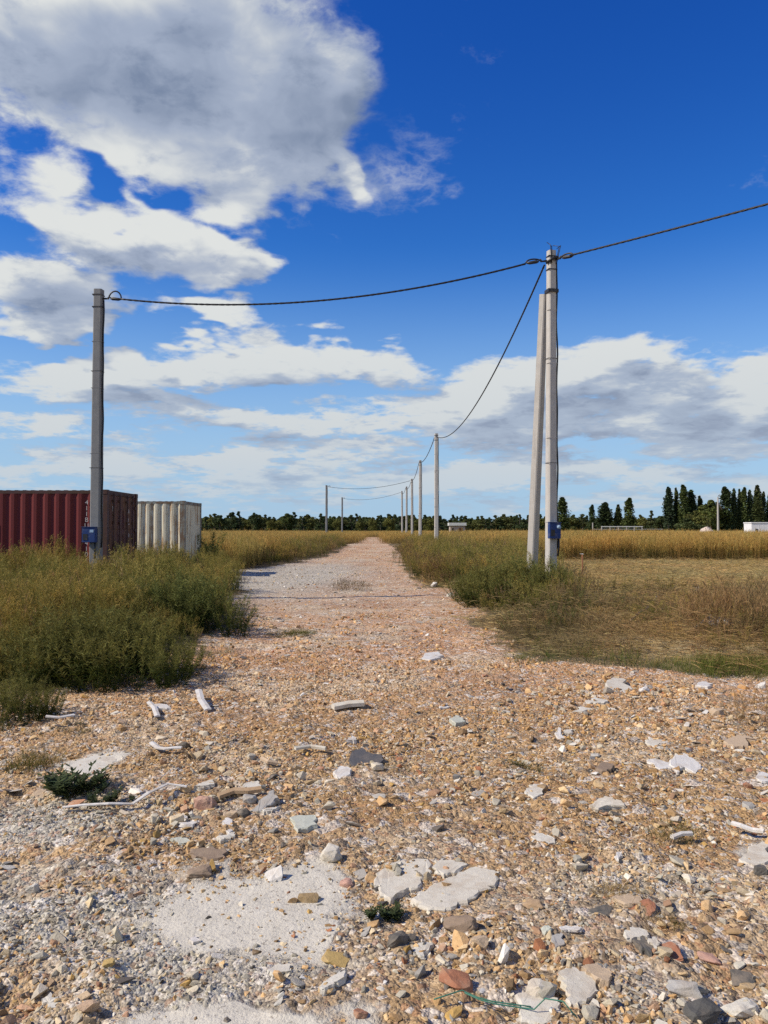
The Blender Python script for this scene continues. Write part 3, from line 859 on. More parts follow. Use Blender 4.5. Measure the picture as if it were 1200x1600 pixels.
    plant_layer('edge_grass', C_low, 8, x, y, .25, .7, 'thin grass creeping from the verges onto the rubble', 'grass')


make_vegetation()


# ------------------------------------------------------------ trees
def crown_fn(t, b, out):
    col = attr(t, 'leafcol', 'GEOMETRY', 'Color')
    oi = t.nodes.new('ShaderNodeObjectInfo')
    c = mixc(1.0, col, mixc(S(t, oi.outputs['Random']), (0.75, 0.8, 0.9), (1.3, 1.2, 1.0)), 'MULTIPLY')
    c = mixc(1.0, c, mixc(noise(worldco(t), .4, 3, .6), (.65, .7, .7), (1.35, 1.3, 1.2)), 'MULTIPLY')
    t.links.new(c.k, b.inputs['Base Color']); b.inputs['Roughness'].default_value = .75; b.inputs['Specular IOR Level'].default_value = .15
    tr = t.nodes.new('ShaderNodeBsdfTranslucent'); t.links.new(c.k, tr.inputs[0])
    ms = t.nodes.new('ShaderNodeMixShader'); ms.inputs[0].default_value = .2
    t.links.new(b.outputs[0], ms.inputs[1]); t.links.new(tr.outputs[0], ms.inputs[2]); t.links.new(ms.outputs[0], out.inputs[0])
M['crown'] = mat('tree_leaves', crown_fn)
def bark_fn(t, b, out):
    P = objco(t); x, y, z = xyz(P)
    c = mixc(noise(vec(t, x * 6, y * 6, z), 2.0, 5, .6), (.05, .04, .03), (.17, .14, .11)); t.links.new(c.k, b.inputs['Base Color'])
M['bark'] = mat('bark', bark_fn, rough=.95)


def crown_mesh(seed, kind, H, RAD, n, size, col):
    """many leaf clumps through the crown's volume, gathered round limbs so that gaps stay open"""
    p = Plant(seed); r = p.r
    lumps = []
    nl = {'poplar': 46, 'round': 20, 'pine': 22}[kind]
    for i in range(nl):
        t = r.random() if kind != 'round' else r.random() ** .8
        z = H * (.05 + .9 * t)
        if kind == 'poplar': rad = RAD * min(1, 2.2 * t + .55) * max(.12, 1 - t ** 2.2) ** .6 * r.uniform(.7, 1.1)
        elif kind == 'pine': rad = RAD * (1.02 - t) ** .8
        else: rad = RAD * math.sqrt(max(.04, 1 - (2 * t - .9) ** 2))
        a = r.uniform(0, 6.28); q = rad * r.uniform(.25, .85)
        if kind == 'poplar': q *= .55
        lumps.append((Vector((math.cos(a) * q, math.sin(a) * q, z)), max(.18 * RAD, rad * (r.uniform(.5, .75) if kind == 'poplar' else r.uniform(.35, .6))), r.uniform(.65, 1.3)))
    for i in range(n):
        c, rr, br = r.choice(lumps)
        v = Vector((r.gauss(0, 1), r.gauss(0, 1), r.gauss(0, 1))).normalized() * (r.random() ** .4)
        st = {'poplar': 2.6, 'round': .9, 'pine': .7}[kind]
        pos = c + Vector((v.x * rr, v.y * rr, v.z * rr * st))
        if pos.z < H * .05: continue
        nrm = Vector((r.gauss(0, 1), r.gauss(0, 1), r.gauss(0, 1))).normalized(); s1 = nrm.orthogonal().normalized(); s2 = nrm.cross(s1)
        sz = size * r.uniform(.5, 1.2); cc = vary(r, tuple(x * br for x in col), .3)
        k = len(p.v); p.v += [pos - s1 * sz * .5, pos - s2 * sz * .32, pos + s1 * sz * .5, pos + s2 * sz * .32]; p.f.append((k, k + 1, k + 2, k + 3)); p.c += [cc] * 4
    return p.mesh('crown', M['crown'])


def trunk_mesh(seed, H, r0, kind):
    m = MB(); r = random.Random(seed)
    top = H * {'poplar': .9, 'round': .6, 'pine': .92}[kind]
    pts = [Vector((r.gauss(0, .06) * i, r.gauss(0, .06) * i, top * i / 5 - (.3 if i == 0 else 0))) for i in range(6)]
    m.tube(pts, [r0 * (1 - .16 * i) for i in range(6)], 7)
    for i in range(9):
        t = r.uniform(.2, .9); q = pts[int(t * 5)].lerp(pts[min(5, int(t * 5) + 1)], .5); a = r.uniform(0, 6.28)
        up = {'poplar': 1.9, 'round': .8, 'pine': .25}[kind]; L = H * {'poplar': .16, 'round': .25, 'pine': .13}[kind] * (1.2 - t)
        m.tube([q, q + Vector((math.cos(a), math.sin(a), up)).normalized() * L * .5, q + Vector((math.cos(a) * .8, math.sin(a) * .8, up * 1.2)).normalized() * L], [r0 * .3, r0 * .2, r0 * .08], 5)
    return m.mesh('trunk', M['bark'], True)


POP = [(crown_mesh(400 + i, 'poplar', 1.0 * 18, 1.9, 6500, .6, [(.065, .092, .034), (.058, .084, .04), (.08, .10, .035)][i]), trunk_mesh(410 + i, 18, .3, 'poplar')) for i in range(3)]
RND = [(crown_mesh(420 + i, 'round', 9, 3.6, 3600, .7, [(.08, .105, .036), (.14, .15, .045), (.075, .098, .04)][i]), trunk_mesh(430 + i, 9, .24, 'round')) for i in range(3)]
PIN = [(crown_mesh(440 + i, 'pine', 10, 2.2, 2800, .55, [(.052, .078, .036), (.06, .088, .044), (.09, .105, .042)][i]), trunk_mesh(450 + i, 10, .2, 'pine')) for i in range(3)]
BASEH = {'poplar': 18, 'round': 9, 'pine': 10}
BASER = {'poplar': 1.9, 'round': 3.6, 'pine': 2.2}


def tree(name, kind, k, px, top, width, dist, label, group=None):
    """a tree whose top and width are read off the photograph, standing dist metres away"""
    x = (px - 600) / 1200 * dist; H = (828 - top) / 1200 * dist + EYE; w = width / 1200 * dist / 2
    cm, tm = {'poplar': POP, 'round': RND, 'pine': PIN}[kind][k % 3]
    e = empty(name, (x, dist, 0), random.uniform(0, 6.28)); tag(e, label, 'tree', group)
    sx = max(w / BASER[kind], .25); sz = H / BASEH[kind]
    e.scale = (sx, sx, sz)
    link('crown', cm, e); link('trunk', tm, e)
    return e


def make_trees():
    R_ = random.Random(3)
    # poplars and lone trees right of the near pole, one by one
    L = [
        (878, 777, 20, 300, 'poplar', 'tall narrow poplar directly right of the strutted concrete pole'),
        (895, 806, 20, 320, 'round', 'low bushy tree just right of the first poplar past the pole'),
        (910, 803, 18, 330, 'pine', 'small pointed tree second to the right of the first poplar'),
        (925, 789, 11, 310, 'poplar', 'slim short poplar standing alone between low trees'),
        (945, 785, 22, 305, 'poplar', 'broad twin-topped poplar left of the light fence frame'),
        (966, 789, 12, 305, 'poplar', 'small dark poplar between the two broader ones'),
        (983, 778, 17, 300, 'poplar', 'tall poplar with a blunt top behind the pale fence frame'),
        (1000, 806, 18, 320, 'round', 'low rounded tree right of the blunt-topped poplar'),
        (1018, 797, 14, 310, 'pine', 'lone pointed conifer in the gap before the tall poplar group'),
        (1033, 808, 20, 320, 'round', 'low green bush-like tree in front of the tall poplar group'),
        (1045, 760, 15, 290, 'poplar', 'first and slim tall poplar of the middle poplar group'),
        (1057, 762, 10, 292, 'poplar', 'very thin poplar between the first and the tallest poplar'),
        (1068, 757, 17, 288, 'poplar', 'tallest poplar of the middle group'),
        (1080, 765, 18, 290, 'poplar', 'wide poplar at the right of the middle poplar group'),
        (1094, 775, 12, 292, 'poplar', 'shorter dark poplar beside the round-crowned tree'),
        (1112, 783, 34, 285, 'round', 'large round-crowned tree behind the street lamp'),
        (1088, 800, 26, 270, 'round', 'light olive leafy tree in front of the poplars by the pale mound'),
        (1074, 812, 26, 268, 'round', 'low olive bush-like tree at the foot of the tallest poplar'),
        (1134, 760, 20, 286, 'poplar', 'stout poplar just right of the street lamp'),
        (1147, 763, 11, 288, 'poplar', 'thin poplar second from the street lamp'),
        (1156, 764, 9, 288, 'poplar', 'thin poplar third from the street lamp'),
        (1163, 761, 13, 287, 'poplar', 'dark poplar in the middle of the right-hand group'),
        (1172, 765, 11, 287, 'poplar', 'poplar behind the left end of the white cabin'),
        (1184, 758, 16, 286, 'poplar', 'broad tall poplar above the white cabin'),
        (1193, 768, 9, 288, 'poplar', 'thin poplar right of the broad one above the white cabin'),
        (1204, 770, 14, 290, 'poplar', 'poplar at the very edge of the picture behind the white cabin'),
        (1125, 795, 26, 295, 'round', 'dark low tree filling the gap behind the street lamp'),
        (1150, 800, 34, 295, 'round', 'dark low tree filling in under the thin poplars'),
        (1180, 800, 34, 295, 'round', 'dark low tree filling in behind the white cabin'),
    ]
    for i, (px, top, w, d, k, lab) in enumerate(L):
        tree('poplar_tree' if k == 'poplar' else ('conifer_tree' if k == 'pine' else 'broadleaf_tree'), k, i, px, top - 2, w * (1.6 if k == 'poplar' else 1.4), d, lab)
    # belt of woodland across the left and middle of the horizon
    px = 322; i = 0; cnt = {}
    ORD = ['first', 'second', 'third', 'fourth', 'fifth', 'sixth', 'seventh', 'eighth', 'ninth', 'tenth', 'eleventh', 'twelfth', 'thirteenth', 'fourteenth', 'fifteenth',
           'sixteenth', 'seventeenth', 'eighteenth', 'nineteenth', 'twentieth', 'twenty-first', 'twenty-second', 'twenty-third', 'twenty-fourth', 'twenty-fifth', 'twenty-sixth', 'twenty-seventh', 'twenty-eighth']
    SEG = [(0, 'the white container'), (505, 'the taller far left pole'), (580, 'the end of the track'), (655, 'the second far pole on the right'), (682, 'the nearest plain pole on the right'), (728, 'the beige shed, rightwards')]
    while px < 868:
        k = R_.choices(['pine', 'round'], [.6, .4])[0]
        top = R_.uniform(803, 813); w = R_.uniform(13, 22) if k == 'round' else R_.uniform(10, 16)
        if k == 'pine': top -= 2
        if 330 < px < 460: top -= 3
        j = max(q for q in range(len(SEG)) if SEG[q][0] <= px); cnt[j] = cnt.get(j, 0) + 1
        lab = '%s belt tree, %s in line from %s' % ({'pine': 'dark pointed', 'round': 'dark rounded'}[k], ORD[cnt[j] - 1], SEG[j][1])
        tree('belt_conifer' if k == 'pine' else 'belt_broadleaf', k, i, px, top, w * 1.5, R_.uniform(330, 380), lab, 'trees of the belt along the horizon')
        px += w * .52; i += 1
    for (px_, top, w, lab) in ((583, 808, 16, 'yellow-green small tree just left of where the track ends'), (562, 812, 14, 'pale green low tree left of the track end'),
                               (608, 806, 20, 'yellow-green tree just right of the track end'), (527, 808, 15, 'yellow-green tree beside the thinner far left pole')):
        tree('light_tree', 'round', 1, px_, top, w, 300, lab)
    # mass of woodland behind and to the sides
    coll = proto_collection('woodland_tree', [c for c, _ in RND + PIN])
    n = 1100; a = rng.uniform(-.85, .85, n); d = rng.uniform(385, 470, n)
    x = np.tan(a) * d; s = rng.uniform(.85, 1.2, n)
    m = ~((x / d > -.225) & (x / d < .0) & (d < 0)); k = len(x)
    o = scatter('distant_woodland', coll, np.stack([x, d, 0 * x], 1), np.stack([0 * x, 0 * x, rng.uniform(0, 6.28, k)], 1), np.stack([s * 1.2, s * 1.2, s * .80], 1), rng.integers(0, 6, k))
    tag(o, 'far dark woodland behind the belt of trees', 'woodland', kind='stuff')


make_trees()


# ------------------------------------------------------------ paints and hard materials
def rusty_paint(col, rust=0.45, streak=0.5, fade=0.15, rcol=(.16, .065, .03)):
    def fn(t, b, out):
        P = objco(t); x, y, z = xyz(P)
        st = noise(vec(t, x * 9, y * 9, z * 0.7), 1.3, 6, .65)
        n = noise(P, 2.6, 7, .65); f = noise(P, 22.0, 4, .6)
        c = mixc(n * fade * 2, col, tuple(min(.8, k * 1.5 + .03) for k in col))
        m = sstep(st * streak + n * (1 - streak) + (f - .5) * .15, 1 - rust - .06, 1 - rust + .06)
        c = mixc(m * .9, c, mixc(f, rcol, tuple(k * 2.1 for k in rcol)))
        t.links.new(c.k, b.inputs['Base Color'])
        t.links.new((m * .25 + .62).k, b.inputs['Roughness'])
        bump(t, b, f * m + n * .3, .3, .006)
    return fn


def concrete_fn(a, c_, sc=1.0, stain=.3):
    def fn(t, b, out):
        P = objco(t); x, y, z = xyz(P)
        n = noise(P, 7 * sc, 7, .65); s_ = noise(vec(t, x * 10, y * 10, z * .8), 1.5, 5, .6); f = noise(P, 70 * sc, 4, .7)
        c = mixc(n, a, c_)
        c = mixc(sstep(s_, .5, .75) * stain, c, tuple(k * .45 for k in a))
        pit = sstep(f, .62, .70)
        c = mixc(pit * .5, c, tuple(k * .5 for k in a))
        t.links.new(c.k, b.inputs['Base Color']); b.inputs['Roughness'].default_value = .9; b.inputs['Specular IOR Level'].default_value = .2
        bump(t, b, f * -.5 + n, .35, .006)
    return fn


def tinted(col, rough=.6, a=.6, sc=30.0):
    def fn(t, b, out):
        P = objco(t); n = noise(P, sc, 5, .65); w = noise(worldco(t), 9.0, 4, .6)
        c = mixc(1.0, col, mixc(n, (a, a, a), (1.15, 1.15, 1.15)), 'MULTIPLY')
        c = mixc(sstep(w, .5, .8) * .35, c, (.42, .34, .25))
        t.links.new(c.k, b.inputs['Base Color']); b.inputs['Roughness'].default_value = rough
        bump(t, b, n, .25, .004)
    return fn


M['red'] = mat('faded_red_paint', rusty_paint((.115, .0105, .0095), .34, .45, .08, (.07, .032, .02)))
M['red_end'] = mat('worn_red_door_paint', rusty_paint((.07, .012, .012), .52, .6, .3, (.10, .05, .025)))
M['dark_rail'] = mat('dark_rusty_rail', rusty_paint((.06, .022, .018), .5, .3, .3, (.05, .028, .018)))
M['white'] = mat('weathered_white_paint', rusty_paint((.56, .515, .39), .455, .8, .2, (.20, .12, .06)))
M['white_rail'] = mat('grey_rusty_rail', rusty_paint((.20, .21, .18), .5, .4, .3, (.10, .06, .035)))
M['mark'] = mat('white_stencil', tinted((.62, .58, .54), .7, .45, 60.0))
M['blackpaint'] = mat('black_paint_patch', tinted((.035, .032, .03), .6))
M['concrete'] = mat('pole_concrete', concrete_fn((.36, .34, .30), (.55, .525, .475)))
M['concrete_dark'] = mat('dark_pole_concrete', concrete_fn((.17, .175, .175), (.28, .28, .27)))
M['steel'] = mat('galvanised_steel', tinted((.30, .30, .30), .45), metal=.6)
M['black'] = mat('black_cable', None, (.018, .018, .02), .45)
M['strap'] = mat('dark_strap', tinted((.03, .03, .032), .5))
M['blue'] = mat('blue_meter_box', tinted((.014, .045, .17), .6, .6, 18))
M['bluelabel'] = mat('pale_blue_label', tinted((.35, .50, .66), .5))
M['ruststeel'] = mat('rusted_steel', rusty_paint((.10, .05, .03), .6, .4, .3))


# ------------------------------------------------------------ shipping containers
def corrugated(length, h, pitch=.278, depth=.036, along='x'):
    """trapezoid-ribbed sheet in local x (or y) and z, outer faces at offset 0, grooves at +depth"""
    m = MB(); prof = []; x = 0
    n = max(2, round(length / pitch)); p = length / n
    for i in range(n):
        for u, d in ((0, 0), (.26, 0), (.50, depth), (.76, depth)): prof.append((x + u * p, d))
        x += p
    prof.append((length, 0))
    vs = []
    for z in (0, h):
        for (u, d) in prof: vs.append((u, d, z) if along == 'x' else (-d, u, z))
    k = len(prof)
    return m.add(vs, [(i, i + 1, k + i + 1, k + i) for i in range(k - 1)])


def text_mesh(s, size, m, ext=.0015):
    cu = bpy.data.curves.new('txt', 'FONT'); cu.body = s; cu.size = size; cu.align_x = 'CENTER'; cu.align_y = 'CENTER'; cu.extrude = ext
    o = bpy.data.objects.new('txt', cu); COL.objects.link(o)
    dg = bpy.context.evaluated_depsgraph_get(); me = bpy.data.meshes.new_from_object(o.evaluated_get(dg))
    bpy.data.objects.remove(o); me.name = 'marking'; me.materials.clear(); me.materials.append(m)
    return me


def container(name, loc, rz, label, mside, mend, mrail, doors):
    L, W, H = 6.06, 2.44, 2.59
    e = empty(name, loc, rz); tag(e, label, 'container')
    def part(nm, mb, mt, lc=None, rot=None, par=None, bevel=0):
        return mb.build(nm, mt, par or e, loc=lc, rot=rot, bevel=bevel)
    z0, zh = .17, H - .17 - .10
    part('side_panel', corrugated(L - .32, zh), mside, (-L + .16, .02, z0))
    part('side_panel', corrugated(L - .32, zh), mside, (-.16, W - .02, z0), (0, 0, math.pi))
    part('end_panel', corrugated(W - .32, zh, along='y'), mside, (-L + .02, W - .16, z0), (0, 0, math.pi))
    rf = MB(); n = 29; step = (L - .24) / n
    for i in range(n): rf.rings([[(-L + .12 + i * step + a, y, H - .03 + b) for (a, b) in ((0, 0), (step * .28, .018), (step * .62, .018), (step * .97, 0))] for y in (.05, W - .05)], cap=False, closed=False)
    part('roof', rf, mside)
    for (x, y) in ((-.16, 0), (-L, 0), (-.16, W - .16), (-L, W - .16)):
        part('corner_post', MB().box(x, x + .16, y, y + .16, .118, H - .118), mrail)
        for z in (0, H - .118): part('corner_casting', MB().box(x - .004, x + .166, y - .006, y + .166, z, z + .118), mrail, bevel=.008)
    for y in (.03, W - .10):
        part('top_rail', MB().box(-L + .162, -.162, y, y + .07, H - .10, H - .02), mrail)
        part('bottom_rail', MB().box(-L + .162, -.162, y, y + .07, .04, .172), mrail)
    for x in (-L + .02, -.12):
        part('end_rail', MB().box(x, x + .10, .162, W - .162, H - .12, H - .01), mrail)
        part('end_sill', MB().box(x, x + .10, .162, W - .162, .03, .16), mrail)
    part('floor', MB().box(-L + .13, -.13, .10, W - .10, .12, .16), M['ruststeel'])
    if doors:
        for k, (y0, y1) in enumerate(((.166, W / 2 - .006), (W / 2 + .006, W - .166))):
            d = MB().box(-.075, -.035, y0, y1, .165, H - .125).build('door', mend, e)
            for rz_ in (0.32, .98, 1.62):       # pressed panels of the door leaf
                MB().box(-.034, -.018, y0 + .07, y1 - .07, rz_, rz_ + .5).build('door_panel', mend, d, bevel=.006)
            for u in (.28, .72):
                y = y0 + (y1 - y0) * u
                MB().tube([(.012, y, .10), (.012, y, H - .08)], .017, 8).build('lock_rod', M['dark_rail'], d, True)
                for z in (.25, 1.0, 1.75, 2.3): MB().box(-.017, .03, y - .035, y + .035, z, z + .06).build('rod_bracket', M['dark_rail'], d)
                MB().box(.018, .036, y - .02, y + .42 * (1 if u < .5 else -1) * (y1 - y0), 1.12 + u * .1, 1.155 + u * .1).build('handle', M['dark_rail'], d)
            for z in (.35, .95, 1.55, 2.15): MB().box(-.034, .004, (y0 - .02) if k == 0 else (y1 - .07), (y0 + .07) if k == 0 else (y1 + .02), z, z + .07).build('hinge', M['dark_rail'], d)
    else:
        part('end_panel', corrugated(W - .32, zh, along='y'), mend, (-.02, .16, z0))
    return e


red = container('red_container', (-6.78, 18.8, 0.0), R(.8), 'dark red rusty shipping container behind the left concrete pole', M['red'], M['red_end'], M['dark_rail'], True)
white = container('white_container', (-6.62, 25.5, -.02), R(.5), 'weathered white rust-streaked shipping container behind the red one', M['white'], M['white'], M['white_rail'], False)
MB().box(-3.05, -2.62, .012, .018, 1.28, 1.72).build('painted_patch', M['blackpaint'], red)
for i, ch in enumerate('411BUJ14104'):
    link('marking', text_mesh(ch, .155, M['mark']), red, (-.50 - 0.0, .008, 2.27 - i * .142), (R(90), 0, 0))
for (ch, y, z, s_) in (('N', .48, 2.12, .20), ('J', .48, 1.95, .14), ('A', 1.70, 2.08, .18), ('I', 2.05, 2.08, .18), ('L', 1.70, 1.82, .26), ('I', 2.05, 1.84, .22), ('8', 1.72, 1.45, .15), ('8', 2.0, 1.45, .15), ('I', 2.05, 1.28, .15)):
    link('marking', text_mesh(ch, s_, M['mark']), red, (-.012, y, z), (R(90), 0, R(90)))


# ------------------------------------------------------------ concrete poles and their cables
def pole_shaft(h, w0, w1, d0, d1):
    """tapered trapezoid section with chamfered corners and form-work ribs"""
    m = MB(); rings = []
    n = 9
    for i in range(n + 1):
        t = i / n; w = w0 + (w1 - w0) * t; d = d0 + (d1 - d0) * t; c = .022
        rings.append([(-w / 2 * .84 + c, -d / 2, h * t), (w / 2 * .84 - c, -d / 2, h * t), (w / 2 * .84, -d / 2 + c, h * t), (w / 2, d / 2 - c, h * t), (w / 2 - c, d / 2, h * t),
                      (-w / 2 + c, d / 2, h * t), (-w / 2, d / 2 - c, h * t), (-w / 2 * .84, -d / 2 + c, h * t)])
    for r_ in rings: r_[:] = [(x, y, z if z > 0 else -.4) for x, y, z in r_]
    return m.rings(rings)


def ring_band(z, w, d, hh=.05, t=.004):
    m = MB(); a, b = w / 2 + t, d / 2 + t; g = .008
    outer = [(-a, -b), (a, -b), (a, b), (-a, b)]; inner = [(-a + g, -b + g), (a - g, -b + g), (a - g, b - g), (-a + g, b - g)]
    vs = [(x, y, z) for x, y in outer] + [(x, y, z + hh) for x, y in outer] + [(x, y, z) for x, y in inner] + [(x, y, z + hh) for x, y in inner]
    fs = []
    for i in range(4):
        j = (i + 1) % 4
        fs += [(i, j, 4 + j, 4 + i), (8 + i, 12 + i, 12 + j, 8 + j), (i, 8 + i, 8 + j, j), (4 + i, 4 + j, 12 + j, 12 + i)]
    return m.add(vs, fs)


def concrete_pole(name, loc, h, label, m, rz=0, lean=(0, 0), box=None, group=None, w0=.245, w1=.19, d0=.21, d1=.165, full=True):
    e = empty(name, loc, rz); tag(e, label, 'utility pole', group); e.rotation_euler = (lean[0], lean[1], rz)
    wz = lambda z: w0 + (w1 - w0) * z / h
    dz_ = lambda z: d0 + (d1 - d0) * z / h
    pole_shaft(h, w0, w1, d0, d1).build('shaft', m, e)
    if full:
        for z in (h * .235, h * .47, h * .68, h * .83):      # form-work joints
            ring_band(z, wz(z), dz_(z), .007, .002).build('casting_joint', m, e)
        for z in (h - .14, h - .42): ring_band(z, wz(z), dz_(z), .022, .006).build('steel_band', M['strap'], e)
        sx = w0 / 2 + .012
        pts = [(wz(z) / 2 + .016 + .010 * math.sin(z * 5.0), -dz_(z) * .12 + .01 * math.cos(z * 3), z) for z in np.linspace(1.2, h - .25, 26)]
        MB().tube(pts, .017, 6).build('down_cable', M['black'], e, True)
        for z in (3.0, 5.2): ring_band(z, wz(z) + .01, dz_(z), .009, .003).build('cable_tie', M['strap'], e)
    return e, wz, dz_


def meter_box(e, x, z, w, h, d, yf, side=1):
    b = MB().box(x - w / 2, x + w / 2, yf - d, yf, z, z + h).build('meter_box', M['blue'], e, bevel=.008)
    MB().box(x + w * .1, x + w * .38, yf - d - .004, yf - d - .0005, z + h * .66, z + h * .84).build('label_plate', M['bluelabel'], b)
    MB().box(x - w * .40, x - w * .06, yf - d - .006, yf - d - .0005, z + h * .16, z + h * .56).build('inspection_window', M['strap'], b)
    MB().box(x - w / 2 - .01, x + w / 2 + .01, yf - d - .012, yf - .002, z + h + .0005, z + h + .012).build('rain_lip', M['blue'], b)
    MB().tube([(x + side * w * .42, yf - d * .5, z - .002), (x + side * w * .42, yf - d * .5, z - .18), (x + side * w * .36, yf - d * .3, z - .36)], .018, 7).build('conduit', M['black'], b, True)
    return b


RP = Vector((3.50, 16.1, 0)); LP = Vector((-6.53, 17.4, 0))
RH, LH = 7.5, 7.08
rp, wz, dz_ = concrete_pole('concrete_pole', RP, RH, 'tall light grey concrete pole with a leaning strut and blue box', M['concrete'], R(14), (0, R(.35)), w0=.235, w1=.185, d0=.175, d1=.14)
meter_box(rp, -.005, 1.42, .25, .33, .11, -.085)
mt = MB().tube([(.07, -.215, 1.66), (.07, -.196, 1.66)], .042, 14); mt.build('meter_dial', M['bluelabel'], rp, True)
# the strut: it leans against the pole from further down the road
st = pole_shaft(6.86, .235, .17, .20, .16)
s_ob = st.build('strut', M['concrete'], rp)
base, top = Vector((.327, 1.714, -.05)), Vector((-.085, .17, 6.62))
q = (top - base).to_track_quat('Z', 'Y'); s_ob.location = base; s_ob.rotation_euler = (q @ Euler((0, 0, R(34))).to_quaternion()).to_euler()
ring_band(6.60, .205, .17, .07, .014).build('strut_clamp', M['strap'], rp)
lp, wl, dl = concrete_pole('concrete_pole', LP, LH, 'dark grey concrete pole standing in weeds before the red container', M['concrete_dark'], 0, (0, R(.15)), w0=.27, w1=.215, d0=.21)
meter_box(lp, -.07, 1.32, .30, .34, .15, -.11, 1)


def hardware(e, h, dirs, w, big=True, lo=.17):
    """hook bolt, strain clamps with their loops of cable, and loose tails at the pole's top"""
    z = h - .22
    for (ax, ay) in dirs:
        v = (Matrix.Rotation(-e.rotation_euler.z, 3, 'Z') @ Vector((ax, ay, 0))).normalized(); a = v * (w / 2 + .01)
        MB().tube([a * .6 + Vector((0, 0, z)), a * 1.7 + Vector((0, 0, z)), a * 2.1 + Vector((0, 0, z + .05)), a * 2.5 + Vector((0, 0, z + .02))], .014, 7).build('hook', M['strap'], e, True)
        c0 = a * 2.4 + Vector((0, 0, z)); c1 = c0 + v * .26 - Vector((0, 0, .02))
        MB().tube([c0, c0 + v * .05, c1 - v * .06, c1], [.012, .038, .034, .018], 8).build('strain_clamp', M['strap'], e, True)
        if big:
            pts = [c1 + Vector((0, 0, .005)) + v * .02]
            for k in range(9):
                t = k / 8 * math.pi; pts.append(c1 - v * (.15 * (1 - math.cos(t))) + Vector((0, 0, .02 + lo * math.sin(t))))
            pts.append(a * .9 + Vector((0, 0, z + .02)))
            MB().tube(pts, .017, 7).build('cable_loop', M['black'], e, True)


def twisted(name, p0, p1, sag, label, r=.0105, pitch=.62, n=None, group=None):
    """a bundle of four insulated strands twisted round each other, hanging between two clamps"""
    L = (p1 - p0).length; n = n or int(L / .12); m = MB()
    ax = (p1 - p0).normalized(); sd_ = ax.cross(Vector((0, 0, 1))).normalized(); up = sd_.cross(ax)
    for k in range(4):
        pts = []
        for i in range(n + 1):
            t = i / n; c = p0.lerp(p1, t) - Vector((0, 0, 4 * sag * t * (1 - t))); a = t * L / pitch * 2 * math.pi + k * math.pi / 2
            pts.append(c + sd_ * math.cos(a) * r * 1.15 + up * math.sin(a) * r * 1.15)
        m.tube(pts, r, 5)
    o = m.build(name, M['black'], None, True)
    return tag(o, label, 'cable', group)


RT, LT = RP + Vector((.045, 0, RH - .22)), LP + Vector((.02, 0, LH - .22))
d_l = (LT - RT).normalized(); d_r = Vector((20.3, -22, 0)).normalized(); FP = [(682, 677, 46.9), (656.5, 719, 65.5), (644, 748, 88), (635, 760, 105), (628.5, 767, 118)]
hardware(rp, RH, [(d_l.x, d_l.y), (d_r.x, d_r.y)], .2, True, .06)
hardware(lp, LH, [(1, -.13)], .22)
tails = MB()
for k in range(5):
    r_ = random.Random(k); x = r_.uniform(-.08, .08)
    tails.tube([(x, -.09, RH - .30), (x * 1.3, -.13, RH - .12), (x * 1.8 + .03, -.10, RH + r_.uniform(.0, .10)), (x * 1.5 + .06 * (k - 2) * .5, -.02, RH + r_.uniform(.04, .20))], .008, 5)
tails.build('cable_tails', M['black'], rp, True)
MB().tube([(-.12, .0, RH - .27), (-.06, -.12, RH - .22), (.05, -.12, RH - .17), (.13, -.04, RH - .14)], .028, 7).build('cable_jumper', M['black'], rp, True)
twisted('power_cable', RP + Vector((0, 0, RH - .235)) + d_l * .50, LP + Vector((.53, -.07, LH - .235)), .42, 'sagging twisted black cable between the left pole and the strutted right pole', .0108)
twisted('power_cable', RP + Vector((0, 0, RH - .235)) + d_r * .50, Vector((3.52 + 20.3, 16.1 - 22, 7.65)), .45, 'twisted black cable running from the strutted pole out of the picture to the upper right', .0105)

fpos = []
for i, (px, py, d) in enumerate(FP):
    x = (px - 600) / 1200 * d; h = (828 - py) / 1200 * d + EYE; fpos.append((Vector((x, d, 0)), h))
    lab = ['nearest of the plain poles down the right side of the track', 'second plain pole down the right side of the track', 'third plain pole in the row, where a cable crosses left',
           'fourth plain pole in the row on the right of the track', 'last pole of the row, smallest and with a dark head'][i]
    e, _, _ = concrete_pole('concrete_pole', fpos[-1][0], h, lab, M['concrete'] if i != 1 else M['concrete'], 0, (0, R([0, .1, -.3, .2, -.4][i])), w0=.27, w1=.22)
    hardware(e, h, [(-.1, -1), (0, 1)] if i < 4 else [(0, -1)], .2, True)
    fp_e = e
for i, (px, py, d, lab) in enumerate(((510, 758, 101, 'taller of the two poles far off on the left of the track'), (534.5, 777, 139, 'thinner shorter pole far off on the left of the track'))):
    x = (px - 600) / 1200 * d; h = (828 - py) / 1200 * d + EYE; fpos.append((Vector((x, d, 0)), h))
    e, _, _ = concrete_pole('concrete_pole', fpos[-1][0], h, lab, M['concrete_dark'], 0, (0, 0), w0=.30, w1=.25)
    hardware(e, h, [(1, -.2)], .2, True)
def top_of(k): return fpos[k][0] + Vector((0, 0, fpos[k][1] - .22))
twisted('power_cable', RP + Vector((-.105, .03, RH - .30)), top_of(0) + Vector((-.05, -.3, 0)), 1.2, 'twisted black cable dropping from the strutted pole to the first far pole', .0105)
for i in range(4):
    twisted('power_cable', top_of(i) + Vector((-.1, .2, 0)), top_of(i + 1) + Vector((-.1, -.2, 0)), .45, 'cable between the %s and %s of the far poles in the row' % (('first', 'second', 'third', 'fourth')[i], ('second', 'third', 'fourth', 'last')[i]), .013, 1.2, 60)
twisted('power_cable', top_of(2) + Vector((-.2, 0, 0)), top_of(5) + Vector((.3, 0, 0)), .55, 'cable crossing high above the far track to the taller left pole', .012, 1.2, 70)
